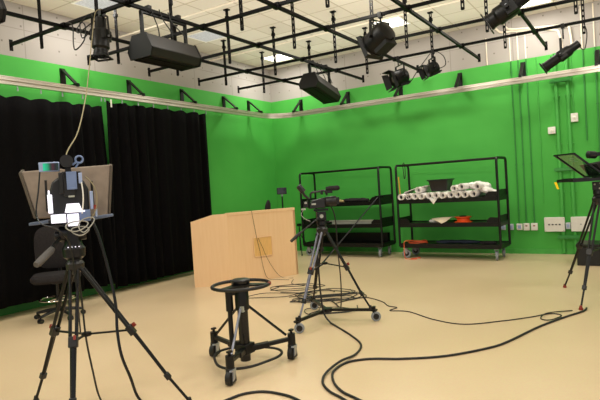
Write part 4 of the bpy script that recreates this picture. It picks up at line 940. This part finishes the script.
def softbox(label, y, tiltx=0, x=2.74, zc=3.36):
    t = thing('box_lamp', label, 'box lamp', (x, y, 3.815), 0, 'long black box lamps with yokes')
    F = T((0, 0, zc-3.80)) @ Mx.Rotation(tiltx, 4, 'X') @ Mx(((1, 0, 0, 0), (0, 0, -1, 0), (0, 1, 0, 0), (0, 0, 0, 1)))
    G = T((0, 0, zc-3.80)) @ Mx.Rotation(tiltx, 4, 'X')
    prof = [(-.17, -.13), (.17, -.13), (.21, -.03), (.12, .15), (-.12, .15), (-.21, -.03)]
    MB().prism(prof, -.42, .42, F).build('housing', 'lampbrown', t, bev=.01)
    for s in (-1, 1):
        MB().prism([(a*1.03, b_*1.04) for a, b_ in prof], s*.42-.012, s*.42+.012, F).build('end_cap', 'lamp', t)
    b = MB(G)
    b.box((0, 0, -.134), (.3, .78, .01))
    for k in (-1, 1): b.box((k*.08, 0, -.142), (.02, .74, .008))
    b.build('front_cover', 'lamp', t)
    yk = MB().bar((0, -.37, 0), (0, .37, 0), .045, .03)
    for s in (-1, 1): yk.bar((0, s*.37, .015), G @ V((0, s*.37, .08)), .05, .022, (0, 1, 0))
    yk.build('yoke', 'lamp', t)
    for s in (-1, 1): MB().box((0, s*.25, PZ-3.80-.01), (.07, .05, .09)).build('hook_clamp', 'lamp', t)
    for k, (u, v) in enumerate(((-.25, -.2), (-.1, .02), (.05, .25))):
        MB().tube(smooth([(.03, u, .08), (.06, u+.03, -.05), (.10, v, -.2), (.09, v+.02, zc-3.80+.12)], 5), .008, 6).build('power_cord', 'cable', t)
    MB(G).box((.14, -.08, .06), (.03, .05, .04)).build('plug', 'palegrey', t)
    return t
softbox('large black box lamp on a wide yoke at upper left', -6.2)
softbox('black box lamp half cut off at the top left frame corner', -8.78, 0)
softbox('black box lamp tilted down in front of back wall, near the room corner', -2.25, math.radians(-13), 2.72, 3.40)
# cable bundle on the grid
fc([(1.55, -6.78, 3.89), (1.75, -6.82, 3.8), (1.8, -6.86, 3.55), (1.9, -6.9, 3.45), (2.05, -6.88, 3.55), (2.0, -6.82, 3.75), (1.85, -6.78, 3.82), (1.95, -6.83, 3.6), (2.15, -6.83, 3.7), (2.1, -6.78, 3.89)], .008, 'black cable loops hanging from the grid left of the downward spotlight', name='hanging_cable')

# ------------------------------------------------------------------ lights, world, camera
def area(loc, size, power, col=(1, .96, .88), rot=(0, 0, 0)):
    l = bpy.data.lights.new('area', 'AREA'); l.shape = 'SQUARE'; l.size = size; l.energy = power; l.color = col
    o = bpy.data.objects.new('panel_lamp', l); C.objects.link(o); o.location = loc; o.rotation_euler = rot; return o
for x in (.9, 3.9, 6.3, 9.3):
    for y in (-.9 if x != 3.9 else -1.5, -5.7, -8.4, -11.4, -14.0):
        area((x, y, ZC-.02), .54, 36 if y > -7 else 36)
def spot(loc, tgt, power, ang_=70, col=(1, .93, .8), blend=.6, rad=.08):
    l = bpy.data.lights.new('spot', 'SPOT'); l.energy = power; l.spot_size = math.radians(ang_); l.spot_blend = blend; l.color = col; l.shadow_soft_size = rad
    o = bpy.data.objects.new('stage_spot', l); C.objects.link(o); o.location = loc; o.rotation_euler = (V(tgt)-V(loc)).to_track_quat('-Z', 'Y').to_euler(); return o
spot((7.6, -3.5, 4.3), (6.5, 0, 3.9), 120, 80)
spot((4.6, -4.6, 4.3), (4.0, 0, 2.6), 120, 100)

ul = area((4.6, -5.0, 3.92), 8.4, 190, (1, .95, .87), (PI, 0, 0)); ul.data.shape = 'RECTANGLE'; ul.data.size_y = 9.2; ul.name = 'ceiling_fill'  # unseen fill light added above the grid to brighten the ceiling
w = bpy.data.worlds.new('world'); bpy.context.scene.world = w; w.use_nodes = True
bg = w.node_tree.nodes['Background']; bg.inputs['Color'].default_value = (1, .97, .93, 1); bg.inputs['Strength'].default_value = .55

cd = bpy.data.cameras.new('camera'); co = bpy.data.objects.new('camera', cd); C.objects.link(co)
cd.sensor_width = 36; cd.lens = 531.55*36/600; cd.clip_start = .05
R = Mx(((.8428188, .5345591, -.0624745), (.0411353, .0517590, .9978121), (.5366231, -.8435447, .0216342)))   # rows: right, up, back
m = R.transposed().to_4x4(); m.translation = V((7.73147, -11.09422, 1.55)); co.matrix_world = m
sc = bpy.context.scene; sc.camera = co
sc.view_settings.view_transform = 'Standard'; sc.view_settings.look = 'None'; sc.view_settings.exposure = 0.0
